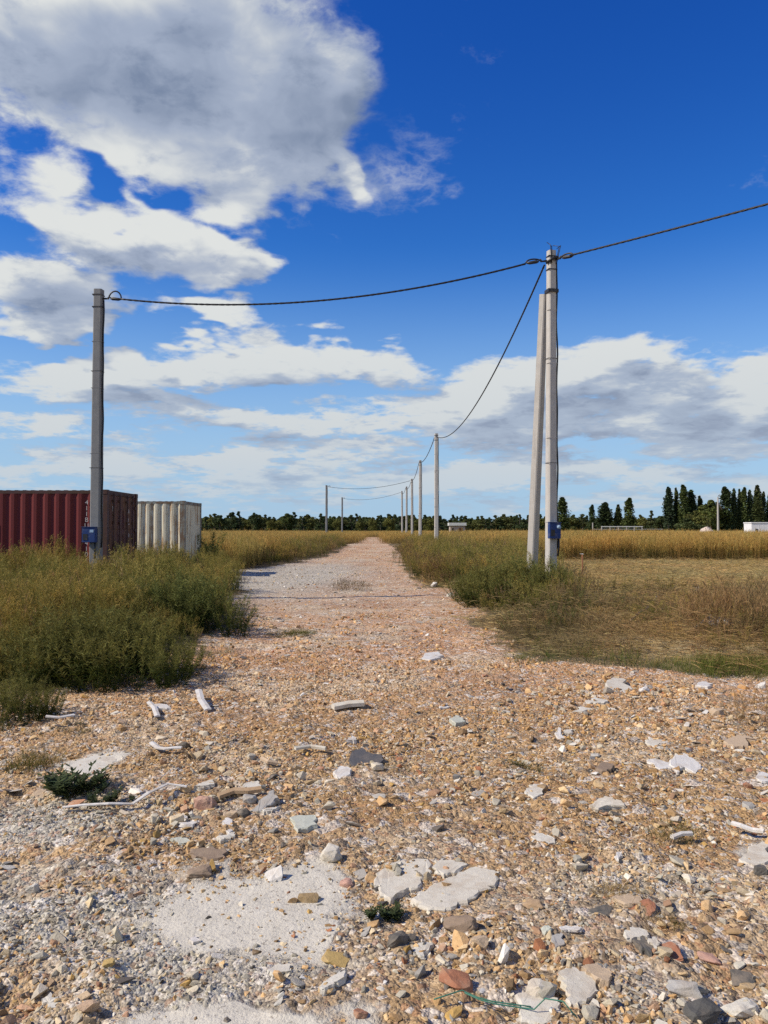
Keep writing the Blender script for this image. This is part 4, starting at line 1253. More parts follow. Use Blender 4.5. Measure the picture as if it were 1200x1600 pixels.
twisted('power_cable', top_of(4) + Vector((-.2, 0, 0)), top_of(6) + Vector((.3, 0, 0)), .6, 'cable crossing above the far end of the track to the thinner left pole', .012, 1.2, 70)

# a lamp post and other things at the far edge of the field
def far(px, d, z=0): return Vector(((px - 600) / 1200 * d, d, z))
lp2 = empty('street_lamp', far(1122, 141)); tag(lp2, 'pale street lamp post in front of the dark round-crowned tree', 'street lamp')
pole_shaft(7.6, .34, .24, .3, .2).build('post', M['concrete'], lp2)
MB().tube([(0.1, 0, 6.6), (.35, 0, 6.15), (.7, 0, 5.3)], .09, 6).build('bracket_arm', M['steel'], lp2, True)
MB().tube([(0, 0, 7.5), (0, -.25, 7.9), (.05, -.7, 8.0)], [.05, .05, .12], 6).build('lamp_head', M['steel'], lp2, True)

def shed_fn(c):
    return tinted(c, .8, .7, 1.5)
M['shedwall'] = mat('beige_render', shed_fn((.42, .35, .29))); M['shedroof'] = mat('pale_sheet_roof', shed_fn((.60, .62, .58))); M['darkopen'] = mat('dark_glass', None, (.03, .035, .04), .25)
M['cabin'] = mat('white_cabin_paint', shed_fn((.78, .78, .76)))
sh = empty('shed', far(715, 150)); tag(sh, 'small beige shed with a pale flat roof at the far edge of the field', 'shed')
MB().box(-1.45, 1.45, 0, 2.6, -.1, 2.35).build('wall', M['shedwall'], sh)
rf = MB().box(-1.72, 1.72, -.4, 3.0, 2.42, 2.55); rf.box(-1.70, 1.70, -.38, 2.98, 2.56, 3.0).build('roof', M['shedroof'], sh, bevel=.02)
w_ = MB().box(-1.2, -.7, -.03, .02, 1.2, 1.95).build('window', M['darkopen'], sh); MB().box(-1.26, -.64, -.06, -.031, 1.13, 1.19).build('sill', M['shedroof'], w_)
MB().box(.2, 1.0, -.03, .02, 0, 2.0).build('door', M['ruststeel'], sh)
cb = empty('site_cabin', far(1200, 100, 0), R(-3)); tag(cb, 'low white cabin cut off by the right edge of the picture', 'cabin')
MB().box(-2.1, 4.2, 0, 2.4, .35, 2.45).build('wall', M['cabin'], cb)
MB().box(-2.16, 4.26, -.06, 2.46, 2.452, 2.60).build('roof', M['cabin'], cb, bevel=.02)
for x in (-1.62, 2.9): 
    d_ = MB().box(x, x + .28, -.03, .01, .7, 1.75).build('window', M['darkopen'], cb); MB().box(x - .04, x + .32, -.05, -.031, .64, .69).build('frame', M['shedroof'], d_)
for x in (-1.9, 1.0, 3.9): MB().box(x, x + .25, .2, 2.2, -.1, .345).build('support_block', M['concrete'], cb)
for x in np.arange(-1.15, 2.8, .55): MB().box(x, x + .04, -.012, .002, .4, 2.4).build('seam', M['cabin'], cb)

def mound(name, loc, rx, ry, h, m, label, cat):
    mb = MB(); n, k = 26, 9; rings = []
    for i in range(k + 1):
        t = i / k; rr = 1 - t
        rings.append([(math.cos(a) * rx * rr * (1 + .12 * math.sin(3 * a + i)), math.sin(a) * ry * rr, h * (1 - rr ** 1.6) * (1 + .12 * math.sin(a * 5 + i * 2)) - .05) for a in [2 * math.pi * j / n for j in range(n)]])
    o = mb.rings(rings).build(name, m, None, True, loc=loc); return tag(o, label, cat)
M['palesand'] = mat('pale_rubble_heap', tinted((.66, .55, .46), .95, .6, 3.0))
mound('rubble_mound', far(1104, 118), 2.3, 1.6, 1.95, M['palesand'], 'low pale mound of sand in the field beside the street lamp', 'mound')
fr = empty('fence_frame', far(960, 190)); tag(fr, 'thin pale frame of posts and a rail in front of the low trees', 'fence')
for px in (926, 940, 953, 966, 979, 991, 1003):
    x = (px - 960) / 1200 * 190; MB().box(x - .11, x + .11, -.08, .08, -.2, 2.55 if px > 930 else 3.4).build('post', M['concrete'], fr)
MB().box(-3.2, 7.0, -.15, -.09, 2.30, 2.52).build('rail', M['shedroof'], fr)
MB().box(-5.6, 12.0, -.14, -.10, 1.75, 1.83).build('rail', M['shedroof'], fr)

# iron stake with a pale cap at the edge of the mown strip
p_ = G(910, 912); sk = empty('iron_stake', (p_.x, p_.y, gz(p_.x, p_.y) + .06)); tag(sk, 'short rusty iron stake with a white scrap on top, right of the strutted pole', 'stake')
MB().tube([(0, 0, -.1), (.008, 0, .35), (.0, 0, .74)], .022, 7).build('rod', M['ruststeel'], sk, True)
hull = hull_mesh('cap', 71, 12, .6, [M['cabin']]); c_ = link('cap', hull, sk, (-.03, -.01, .755)); c_.scale = (.17, .09, .07)


# ------------------------------------------------------------ rubble one can pick out: each piece a thing
def tint_mat(name, col, rough=.85, dirt=.35):
    def fn(t, b, out):
        W = worldco(t); n = noise(W, 50.0, 5, .65); w = noise(W, 11.0, 4, .6); f = noise(W, 160.0, 3, .7)
        c = mixc(1.0, col, mixc(n, (.68, .67, .65), (1.12, 1.12, 1.12)), 'MULTIPLY')
        c = mixc(sstep(w, .42, .70) * dirt, c, (.40, .31, .21))
        c = mixc(sstep(f, .60, .70) * .4, c, tuple(k * .45 for k in col))
        t.links.new(c.k, b.inputs['Base Color']); b.inputs['Roughness'].default_value = rough; b.inputs['Specular IOR Level'].default_value = .25
        bump(t, b, f + n, .45, .005)
    return mat(name, fn)
K = {'cement': tint_mat('broken_cement', (.63, .59, .49), dirt=.45), 'pale': tint_mat('pale_plaster', (.64, .61, .52), dirt=.45), 'white': tint_mat('white_plastic', (.68, .66, .61), .6, .45),
     'grey': tint_mat('grey_concrete', (.40, .39, .36)), 'dark': tint_mat('dark_slag_or_shade', (.10, .098, .09)), 'felt': tint_mat('roofing_felt', (.085, .085, .09), .8, .15),
     'brick': tint_mat('brick_red', (.36, .16, .09), dirt=.6), 'pink': tint_mat('pinkish_brick', (.48, .29, .22)), 'tan': tint_mat('tan_stone', (.52, .40, .27)), 'brown': tint_mat('brown_stone', (.27, .20, .14)),
     'wood': tint_mat('old_wood', (.42, .29, .17)), 'ochre': tint_mat('yellow_foam', (.48, .34, .13), dirt=.6), 'greenish': tint_mat('greenish_slab', (.50, .52, .44)), 'cord': tint_mat('frayed_string', (.05, .20, .14), .6, .1)}


def Gs(px, py):
    p = G(px, py); z = gz(p.x, p.y)
    for _ in range(2): p = G(px, py, z); z = gz(p.x, p.y)
    return Vector((p.x, p.y, z))


def slab(name, label, cat, pts, thick, m, lift=.4, tilt=(0, 0), jit=.004, seed=0):
    """a flat broken piece: outline on the ground, real thickness, chipped edge"""
    r = random.Random(seed + len(pts)); P = [Gs(*p) for p in pts]; c = sum(P, Vector()) / len(P)
    out = []
    for i in range(len(P)):       # break up each edge
        a, b = P[i] - c, P[(i + 1) % len(P)] - c
        out.append(a); L = (b - a).length; nk = 5
        for k in range(1, nk): out.append(a.lerp(b, k / nk + r.uniform(-.07, .07)) + Vector((r.uniform(-1, 1), r.uniform(-1, 1), 0)) * L * .12)
    size = max(v.length for v in out); jit = min(jit, size * .06)
    def ring(s_, z, j=1): return [(v.x * s_ + r.uniform(-jit, jit) * j, v.y * s_ + r.uniform(-jit, jit) * j, z + r.uniform(-.002, .0015)) for v in out]
    h = thick
    mb = MB().rings([ring(1.0, -h), ring(1.01, -h * .5), ring(1.0, -.007), ring(.955, 0)])
    o = mb.build(name, m, None, loc=c + Vector((0, 0, thick * min(lift, 1.6) * .42 + .005)))
    o.rotation_euler = (tilt[0], tilt[1], 0)
    return tag(o, label, cat)


def rough_rock(name, seed, m, cuts=3, amp=.07):
    """broken stone: an angular hull, subdivided and roughened"""
    me = hull_mesh(name, seed, 22, 1.0, [m], .025); bm = bmesh.new(); bm.from_mesh(me)
    bmesh.ops.triangulate(bm, faces=bm.faces)
    for _ in range(2): bmesh.ops.subdivide_edges(bm, edges=[e for e in bm.edges if e.calc_length() > .11], cuts=1, use_grid_fill=True); bmesh.ops.triangulate(bm, faces=bm.faces)
    co = np.array([v.co for v in bm.verts]); o_ = seed * 1.7
    d = fbm(co[:, 0] * 1 + co[:, 2] * .7 + o_, co[:, 1] + co[:, 2] * .9, 3.0, 3) * 1.3 + fbm(co[:, 0] - co[:, 2] * .8, co[:, 1] + co[:, 2] * .6 + o_, 11.0, 2) * .35
    for v, k in zip(bm.verts, d): v.co += v.co.normalized() * float(k) * amp
    bm.to_mesh(me); bm.free()
    return me


def rock(name, label, cat, px, py, wpx, hpx, m, seed, flat=1.0, rz=None, depth=.85, sink=.30, tilt=.15):
    """px, py: where it meets the ground in front; wpx, hpx: its size in the photograph"""
    p = Gs(px, py); k = p.y / 1200; w = wpx * k / .86
    sl = min(.85, (1.6 / p.y)); h = max(.016, (hpx * k - w * depth * .86 * sl * .55) * 1.0) * flat
    h = min(h, w * .62)
    me = rough_rock(name, seed, m)
    o = link(name, me, None, (p.x, p.y + w * depth * .30, p.z + h * (.5 - sink)))
    r = random.Random(seed); o.rotation_euler = (r.gauss(0, tilt), r.gauss(0, tilt), r.uniform(-.5, .5) if rz is None else rz)
    o.scale = (w, w * depth, h / .55)
    return tag(o, label, cat)


def strip(name, label, cat, pts, width, thick, m, lifts=None):
    P = [Gs(*p[:2]) for p in pts]; mb = MB(); rings = []
    for i, p in enumerate(P):
        t = (P[min(i + 1, len(P) - 1)] - P[max(i - 1, 0)]); t.z = 0; t.normalize(); s_ = Vector((-t.y, t.x, 0))
        z = p.z + .016 + (lifts[i] if lifts else 0); b = Vector((p.x, p.y, z))
        rings.append([b - s_ * width / 2, b + s_ * width / 2, b + s_ * width / 2 + Vector((0, 0, thick)), b + s_ * width * .0 + Vector((0, 0, thick * 1.6)), b - s_ * width / 2 + Vector((0, 0, thick))])
    o = mb.rings(rings).build(name, m, None)
    return tag(o, label, cat)


slab('concrete_slab', 'largest pale concrete slab, left half of the cracked one in the foreground', 'slab', [(583, 1384), (592, 1362), (612, 1347), (645, 1339), (671, 1343), (673, 1366), (655, 1391), (632, 1401), (610, 1413), (594, 1402)], .05, K['cement'], .35, seed=1)
slab('concrete_slab', 'small upper piece beside the crack of the foreground concrete slab', 'slab', [(679, 1346), (705, 1345), (731, 1352), (714, 1366), (694, 1374), (679, 1366)], .045, K['cement'], .35, seed=2)
slab('concrete_slab', 'right half of the cracked foreground slab, broad and speckled', 'slab', [(642, 1412), (668, 1395), (700, 1376), (735, 1358), (770, 1352), (783, 1362), (778, 1382), (748, 1400), (712, 1420), (670, 1424)], .05, K['cement'], .3, seed=3)
rock('stone', 'dark grey-brown rock just below the right half of the cracked slab', 'stone', 720, 1458, 56, 34, K['brown'], 501, depth=.8)
rock('stone', 'tan stone below and right of the grey-brown rock', 'stone', 751, 1482, 32, 24, K['tan'], 502)
slab('slab_fragment', 'flat pale triangular chip below the cracked slab', 'stone', [(641, 1480), (668, 1476), (677, 1483), (662, 1500), (650, 1495)], .018, K['pale'], .6, seed=4)
slab('slab_fragment', 'pale tilted elongated concrete fragment at the bottom middle', 'stone', [(499, 1548), (520, 1530), (541, 1524), (538, 1536), (515, 1553), (502, 1556)], .05, K['pale'], .8, (R(-6), R(-8)), seed=5)
rock('foam_lump', 'crumbling yellow foam lump below the cement patch', 'foam', 524, 1508, 46, 24, K['ochre'], 503, flat=.7)
rock('brick_piece', 'orange brick crumb at the bottom near the middle', 'brick', 563, 1592, 26, 18, K['brick'], 504)
rock('brick_piece', 'crumbled red brick heap right of the pale triangular chip', 'brick', 715, 1550, 66, 30, K['brick'], 505, depth=.7)
rock('brick_piece', 'reddish brick bit at the upper edge of the cement patch', 'brick', 541, 1387, 24, 16, K['pink'], 506)
rock('dark_stone_or_shade', 'dark slag lump under the small green tuft in the foreground', 'stone', 622, 1478, 40, 26, K['dark'], 507)
rock('dark_stone_or_shade', 'black slag bit beside the slag lump in the foreground', 'stone', 642, 1470, 18, 14, K['dark'], 508)
slab('stone', 'big flat beige stone, middle one of the three near the bottom right', 'stone', [(873, 1528), (896, 1517), (930, 1532), (936, 1555), (915, 1570), (893, 1578), (884, 1556)], .06, K['cement'], .4, (R(4), R(6)), seed=6)
slab('stone', 'flat beige stone touching the upper right of the big flat beige one', 'stone', [(907, 1520), (938, 1508), (956, 1530), (950, 1544), (932, 1540)], .05, K['tan'], .6, (0, R(4)), seed=7)
rock('stone', 'rough pale grey stone left of the big flat beige one', 'stone', 851, 1566, 56, 42, K['cement'], 509)
slab('stone', 'white plaster block at the bottom with green cord across it', 'stone', [(805, 1568), (832, 1558), (872, 1566), (877, 1585), (858, 1600), (815, 1602)], .06, K['pale'], .35, (R(5), 0), seed=8)
rock('stone', 'round dark mossy rock at the bottom right', 'stone', 1103, 1602, 60, 46, K['dark'], 510)
rock('stone', 'pale crusty concrete lump in the bottom right corner', 'stone', 1163, 1594, 66, 40, K['pale'], 511)
rock('stone', 'bluish grey concrete lump above the dark mossy rock', 'stone', 1075, 1560, 54, 36, K['grey'], 512)
rock('stone', 'dark grey rock near the right edge above the corner lump', 'stone', 1167, 1540, 52, 26, K['dark'], 513)
rock('brick_piece', 'long pinkish brick piece in the lower right rubble', 'brick', 1114, 1507, 40, 20, K['pink'], 514)
rock('dark_stone_or_shade', 'dark purple-grey chip just above the long pinkish brick', 'stone', 1141, 1490, 30, 14, K['dark'], 515, flat=.5)
slab('slab_fragment', 'pale grey flat piece in the right rubble, before the dark flat piece', 'stone', [(974, 1462), (990, 1455), (1012, 1462), (1015, 1468), (996, 1473), (980, 1470)], .03, K['pale'], .8, seed=9)
slab('slab_fragment', 'dark flat piece lying right below the pale flat one', 'stone', [(988, 1474), (1010, 1474), (1025, 1482), (1018, 1492), (1000, 1488)], .03, K['dark'], .8, seed=10)
slab('slab_fragment', 'white oval chip against the dark flat piece', 'stone', [(1011, 1476), (1022, 1472), (1032, 1482), (1026, 1487)], .03, K['pale'], 1.0, seed=11)
rock('brick_piece', 'red-brown crumb pile right of the white oval chip', 'brick', 1055, 1500, 56, 20, K['brick'], 516, flat=.6)
rock('brick_piece', 'rusty orange brick crumb beside the tan tile in the right rubble', 'brick', 1010, 1434, 52, 22, K['brick'], 517, flat=.6)
slab('slab_fragment', 'flat tan tile in the right-hand rubble above the dark stones', 'stone', [(956, 1407), (975, 1403), (1002, 1408), (1004, 1416), (975, 1420)], .02, K['tan'], .8, seed=12)
rock('dark_stone_or_shade', 'black stone left of the rusty crumb in the right rubble', 'stone', 945, 1431, 42, 16, K['dark'], 518, flat=.6)
rock('brick_piece', 'small brown brick corner alone on sandy ground right of the slab', 'brick', 836, 1422, 34, 18, K['wood'], 519)
slab('plastic_scrap', 'white sliver lying on sandy ground below the small brown brick', 'scrap', [(873, 1448), (884, 1449), (909, 1456), (908, 1460), (889, 1459), (877, 1454)], .01, K['white'], 1.6, seed=13)
rock('stone', 'dull green-tan stone just left of the white sliver', 'stone', 855, 1461, 18, 14, K['greenish'], 520)
slab('dark_stone_or_shade', 'flat grey shard under the white sliver', 'stone', [(862, 1466), (878, 1462), (881, 1478), (868, 1488)], .02, K['grey'], .8, seed=14)
# left half
strip('plastic_strip', 'long bent white plastic strip lying in the left foreground', 'strip', [(98, 1269), (130, 1267), (170, 1266), (207, 1267), (232, 1258), (262, 1246), (292, 1239)], 0.024, .006, K['white'], [.01, .02, .02, .01, .03, .04, .02])
strip('plastic_strip', 'short white bent strip above the pale plaster patch', 'strip', [(237, 1171), (247, 1176), (259, 1179), (272, 1177), (284, 1176)], .04, .008, K['white'], [.03, .02, .02, .02, .02])
strip('plastic_strip', 'thin curved white strip left of the bigger curled one', 'strip', [(233, 1108), (241, 1112), (246, 1122)], .045, .01, K['white'], [.04, .03, .01])
strip('plastic_strip', 'curled white strip standing up a little in the left middle', 'strip', [(310, 1094), (314, 1106), (325, 1114)], .06, .01, K['white'], [.07, .04, .01])
slab('plaster_scrap', 'white crumpled scrap beside the thin curved strip', 'scrap', [(234, 1104), (252, 1099), (262, 1104), (268, 1109), (246, 1108)], .03, K['white'], 1.0, seed=15)
strip('plastic_strip', 'white strip over green weeds at the left edge area', 'strip', [(72, 1137), (92, 1135), (115, 1131)], .05, .01, K['white'], [.04, .05, .05])
slab('plaster_slab', 'broad pale plaster sheet behind the dark green weed', 'slab', [(98, 1200), (122, 1190), (150, 1183), (182, 1181), (180, 1192), (165, 1206), (135, 1210), (105, 1208)], .02, K['pale'], .6, seed=16)
rock('brick_piece', 'squarish tan block with a pale top left of the wooden board', 'brick', 318, 1264, 38, 40, K['pink'], 521, depth=.7)
slab('plaster_scrap', 'pale cap lying on the squarish tan block', 'scrap', [(303, 1236), (315, 1226), (331, 1223), (334, 1230), (318, 1235)], .03, K['pale'], 4.2, seed=17)
strip('wooden_board', 'short old tan board lying beside the squarish block', 'board', [(341, 1252), (365, 1246), (388, 1242), (408, 1240)], .05, .018, K['wood'])
slab('slab_fragment', 'pale piece lying on the far end of the short board', 'stone', [(379, 1236), (382, 1226), (404, 1227), (408, 1235), (395, 1238)], .03, K['pale'], 1.4, seed=18)
rock('stone', 'round crusty grey lump in front of the short board', 'stone', 390, 1260, 28, 18, K['grey'], 522)
slab('dark_stone_or_shade', 'tilted slab with a dark underside right of the crusty lump', 'stone', [(392, 1268), (408, 1258), (428, 1252), (436, 1257), (415, 1268), (400, 1273)], .04, K['grey'], 1.0, (R(18), 0), seed=19)
slab('plaster_scrap', 'pinkish-white flake below the tilted dark slab', 'scrap', [(409, 1270), (422, 1264), (440, 1263), (425, 1272), (412, 1276)], .02, K['pale'], 1.0, seed=20)
slab('square_tile', 'square pale grey-green tile lying flat in the left middle', 'tile', [(457, 1280), (490, 1275), (496, 1294), (465, 1301)], .03, K['greenish'], .9, seed=21)
slab('plaster_scrap', 'white angular plaster chunk left of the square tile', 'stone', [(338, 1313), (352, 1300), (366, 1304), (366, 1314), (345, 1320)], .035, K['pale'], .9, seed=22)
slab('plaster_scrap', 'small white plaster chunk just above the angular one', 'stone', [(348, 1294), (352, 1284), (364, 1286), (358, 1300)], .035, K['white'], .9, seed=23)
rock('stone', 'heart-shaped pale stone under the grey lump', 'stone', 362, 1280, 20, 18, K['tan'], 523)
rock('plaster_scrap', 'crumbly white plaster heap left of the white chunks', 'stone', 290, 1292, 30, 16, K['white'], 524, flat=.6)
slab('slab_fragment', 'greenish pale flat piece lower left of the crumbly heap', 'stone', [(266, 1313), (284, 1309), (301, 1318), (285, 1322)], .015, K['greenish'], .8, seed=24)
slab('brown_slab', 'flat reddish-brown slab above the cement patch', 'slab', [(296, 1330), (330, 1326), (354, 1332), (352, 1342), (322, 1346), (300, 1342)], .03, K['brown'], .7, seed=25)
rock('plaster_scrap', 'white crumbling lump at the cement patch, upper middle', 'stone', 428, 1378, 32, 24, K['white'], 525)
rock('stone', 'pale round-topped lump with a dark mossy face right of the white one', 'stone', 512, 1348, 46, 32, K['cement'], 526)
rock('dark_stone_or_shade', 'dark oval moss piece on the pale round-topped lump', 'stone', 520, 1344, 26, 12, K['dark'], 527)
rock('stone', 'lone pale stone on the grey gravel at the left edge', 'stone', 48, 1397, 20, 20, K['pale'], 528)
slab('slab_fragment', 'flat white chip on the brown soil at the bottom left', 'stone', [(66, 1572), (78, 1561), (92, 1564), (88, 1575), (74, 1578)], .02, K['pale'], .8, seed=26)
rock('stone', 'yellowish stone on grey gravel near the bottom left', 'stone', 167, 1510, 22, 16, K['ochre'], 529)
rock('dark_stone_or_shade', 'dark pitted lump above the grey gravel', 'stone', 308, 1372, 42, 22, K['brown'], 530)
slab('slab_fragment', 'pale flake on the cement patch at its left side', 'stone', [(296, 1470), (306, 1465), (314, 1473), (302, 1477)], .012, K['white'], .9, seed=27)
slab('slab_fragment', 'long pale slab piece at the lower edge of the cement patch', 'stone', [(416, 1520), (432, 1512), (455, 1510), (454, 1520), (430, 1526)], .02, K['pale'], .7, seed=28)
# middle distance
slab('roofing_felt', 'crumpled sheet of dark grey roofing felt in the middle of the track', 'felt', [(547, 1189), (553, 1178), (567, 1179), (577, 1186), (596, 1189), (600, 1196), (584, 1208), (570, 1213), (556, 1207)], .03, K['felt'], 1.6, (R(6), R(-5)), seed=29)
slab('white_slab', 'small white slab with a dark edge just left below the dark felt', 'slab', [(521, 1214), (532, 1208), (545, 1206), (550, 1210), (536, 1218), (526, 1219)], .03, K['white'], 1.4, (R(8), 0), seed=30)
strip('wooden_lath', 'pale wooden lath lying across the middle of the track', 'lath', [(520, 1112), (545, 1109), (568, 1105)], .09, .03, K['cement'])
strip('wooden_lath', 'thin pale stick left above the dark felt', 'stick', [(461, 1177), (485, 1176), (509, 1177)], .03, .015, K['cement'], [.02, .02, .01])
strip('wooden_lath', 'thin orange-tan stick left of the dark felt', 'stick', [(409, 1191), (420, 1195), (433, 1199)], .03, .015, K['tan'])
slab('plaster_scrap', 'white chip with a dark shadow above the felt sheet', 'stone', [(541, 1162), (550, 1155), (557, 1157), (556, 1163)], .03, K['white'], 1.4, seed=31)
slab('stone', 'pale green stone to the right of the track centre', 'stone', [(703, 1132), (712, 1123), (724, 1124), (726, 1133), (712, 1136)], .05, K['greenish'], .9, seed=32)
slab('plaster_scrap', 'white plaster splash on the sunlit middle of the track', 'stone', [(688, 1108), (693, 1102), (699, 1103), (699, 1109)], .03, K['white'], 1.0, seed=33)
slab('plaster_scrap', 'broad white scrap far up the middle of the track', 'scrap', [(657, 1030), (668, 1023), (684, 1021), (690, 1028), (672, 1034)], .04, K['white'], 1.0, seed=34)
rock('white_stone', 'round white stone at the edge of the right-hand weeds', 'stone', 679, 918, 12, 9, K['white'], 531)
rock('stone', 'pale stone pile end where the right weeds begin', 'stone', 703, 932, 12, 8, K['pale'], 532)
slab('tall_slab', 'thin slab lying on its edge in the right half, dark hollow beneath', 'slab', [(921, 1262), (945, 1254), (972, 1258), (979, 1266), (955, 1268), (930, 1270)], .03, K['cement'], 2.2, (R(10), 0), seed=35)
rock('dark_stone_or_shade', 'dark lump put in as the shade under the slab on its edge', 'stone', 958, 1275, 40, 10, K['dark'], 533)  # dark rock stands in for the shade in the hollow beneath the slab
slab('crumpled_sheet', 'large crumpled white plaster sheet in the right half', 'scrap', [(1046, 1200), (1052, 1190), (1068, 1186), (1086, 1190), (1096, 1198), (1088, 1207), (1070, 1204), (1058, 1212)], .03, K['white'], 1.6, (R(8), R(4)), seed=36)
slab('crumpled_sheet', 'smaller white scrap left of the large crumpled sheet', 'scrap', [(1012, 1192), (1024, 1190), (1046, 1197), (1048, 1203), (1030, 1203)], .03, K['white'], 1.2, seed=37)
slab('white_patch', 'flat white plaster spread behind the crumpled sheet', 'scrap', [(1008, 1160), (1030, 1156), (1056, 1158), (1062, 1166), (1040, 1170), (1014, 1167)], .012, K['pale'], .8, seed=38)
slab('stone', 'flat beige stone near the right edge behind the crumpled sheet', 'stone', [(1131, 1164), (1150, 1154), (1170, 1158), (1169, 1168), (1147, 1172)], .05, K['tan'], .8, seed=39)
slab('dark_stone_or_shade', 'dark pointed flat stone left of the crumpled sheet', 'stone', [(930, 1205), (944, 1196), (957, 1199), (955, 1207), (940, 1210)], .05, K['brown'], 1.0, seed=40)
slab('slab_fragment', 'pale grey slab on the right centre, left of the dark hollow', 'stone', [(820, 1240), (832, 1231), (852, 1232), (848, 1243), (833, 1248)], .03, K['pale'], .9, seed=41)
slab('plaster_scrap', 'white flat scrap low in the right centre', 'stone', [(830, 1312), (842, 1306), (866, 1308), (868, 1320), (846, 1322)], .012, K['pale'], .8, seed=42)
strip('plastic_strip', 'straight short white strip in the right foreground', 'strip', [(1050, 1322), (1064, 1320), (1081, 1316)], .025, .012, K['white'], [.02, .02, .02])
strip('plastic_strip', 'white strip pointing off the right edge', 'strip', [(1144, 1302), (1158, 1306), (1176, 1310), (1194, 1312)], .028, .012, K['white'], [.03, .03, .02, .02])
slab('plastic_scrap', 'small white upright sliver left of the short white strip', 'scrap', [(962, 1348), (966, 1336), (972, 1330), (972, 1340), (966, 1350)], .015, K['white'], 1.2, seed=43)
slab('concrete_slab', 'pale concrete slab at the right edge of the foreground', 'slab', [(1152, 1342), (1170, 1326), (1204, 1318), (1206, 1350), (1176, 1356)], .03, K['cement'], .5, seed=44)
rock('stone', 'dark stone right at the edge, below the pale slab', 'stone', 1194, 1368, 26, 20, K['dark'], 534)
rock('brick_piece', 'bright red brick bit near the right edge', 'brick', 1170, 1232, 16, 12, K['brick'], 535)
slab('plastic_scrap', 'bluish white scrap at the right edge beside the red brick bit', 'scrap', [(1182, 1218), (1192, 1211), (1203, 1214), (1203, 1226), (1190, 1226)], .015, K['white'], 1.2, seed=45)
slab('slab_fragment', 'tilted pale slab with dark hollow below the grass edge', 'slab', [(945, 1078), (955, 1070), (975, 1068), (985, 1082), (965, 1083)], .04, K['cement'], 1.2, (R(8), R(6)), seed=46)
rock('white_stone', 'squarish white stone beside the tilted pale slab', 'stone', 1010, 1084, 20, 13, K['white'], 536)
slab('white_slab', 'flat white stone further right along the grass edge', 'stone', [(1086, 1072), (1098, 1066), (1114, 1071), (1106, 1077)], .04, K['white'], 1.0, seed=47)
rock('white_stone', 'white stone at the right edge beneath the green grass', 'stone', 1195, 1078, 22, 12, K['white'], 537)
slab('plaster_scrap', 'group of white flakes, upper one, right of the track centre', 'scrap', [(916, 1100), (930, 1092), (950, 1096), (944, 1102)], .03, K['pale'], 1.0, seed=48)
slab('plaster_scrap', 'white flake in a long row left of the tilted slab', 'scrap', [(895, 1117), (910, 1108), (930, 1110), (925, 1118)], .02, K['pale'], 1.0, seed=49)
slab('plastic_scrap', 'folded white scrap standing out in the middle right', 'scrap', [(868, 1152), (872, 1144), (882, 1154), (880, 1158)], .02, K['white'], 2.0, (R(10), 0), seed=50)
slab('plastic_scrap', 'thin grey-white folds right behind the folded white scrap', 'scrap', [(878, 1148), (884, 1140), (895, 1143), (893, 1150)], .02, K['pale'], 1.2, seed=51)
rock('stone', 'tan stone with dark side at the right under the dry weeds', 'stone', 1122, 1118, 28, 14, K['tan'], 538)
slab('slab_fragment', 'pale flake by the stones left of the dark green weed', 'stone', [(52, 1243), (64, 1238), (72, 1243), (62, 1248)], .02, K['tan'], .8, seed=52)

cord = MB(); cp = [Gs(px, py) + Vector((0, 0, .03)) for (px, py) in ((678, 1577), (700, 1570), (722, 1568), (745, 1572), (770, 1580), (800, 1584), (830, 1588))]
cord.tube(cp, .0022, 6); cp2 = [p + Vector((.006, -.02, .004)) for p in cp[2:]] + [Gs(852, 1590) + Vector((0, 0, .06)), Gs(880, 1594) + Vector((0, 0, .06)), Gs(902, 1600) + Vector((0, 0, .02))]
cord.tube(cp2, .0022, 6); tag(cord.build('frayed_string', K['cord'], None, True), 'frayed green cord trailing over stones at the bottom', 'cord')

# black and white sack with a stick, on the mown strip
p_ = Gs(1122, 992); tr = empty('rubbish_sack', p_ + Vector((0, 0, .10))); tag(tr, 'torn black and white sack lying on the mown strip at the right', 'rubbish')
for nm, lc, sc, m, sd_ in (('white_fold', (-.05, 0, .07), (.20, .14, .14), K['white'], 61), ('white_fold', (.12, .01, .07), (.15, .14, .14), K['white'], 62), ('black_film', (.03, .05, .10), (.42, .22, .15), K['felt'], 63), ('black_film', (.20, -.01, .05), (.08, .16, .12), K['felt'], 64)):
    o = link(nm, hull_mesh(nm, sd_, 18, 1, [m], .04), tr, lc); o.scale = sc
strip('stick', 'pale stick leaning left of the black and white sack', 'stick', [(1086, 996), (1100, 990), (1112, 984)], .02, .02, K['cement'], [.12, .16, .20])
strip('stick', 'dead grey branch lying in the mown strip right of the pole', 'branch', [(985, 983), (1000, 973), (1018, 962), (1026, 950)], .025, .02, K['wood'], [.10, .14, .16, .2])
slab('paper_scrap', 'small white scrap on the mown strip above the sack', 'scrap', [(1077, 932), (1086, 926), (1091, 924), (1089, 929)], .02, K['white'], 1.5, (R(6), 0), seed=53).location.z += .04


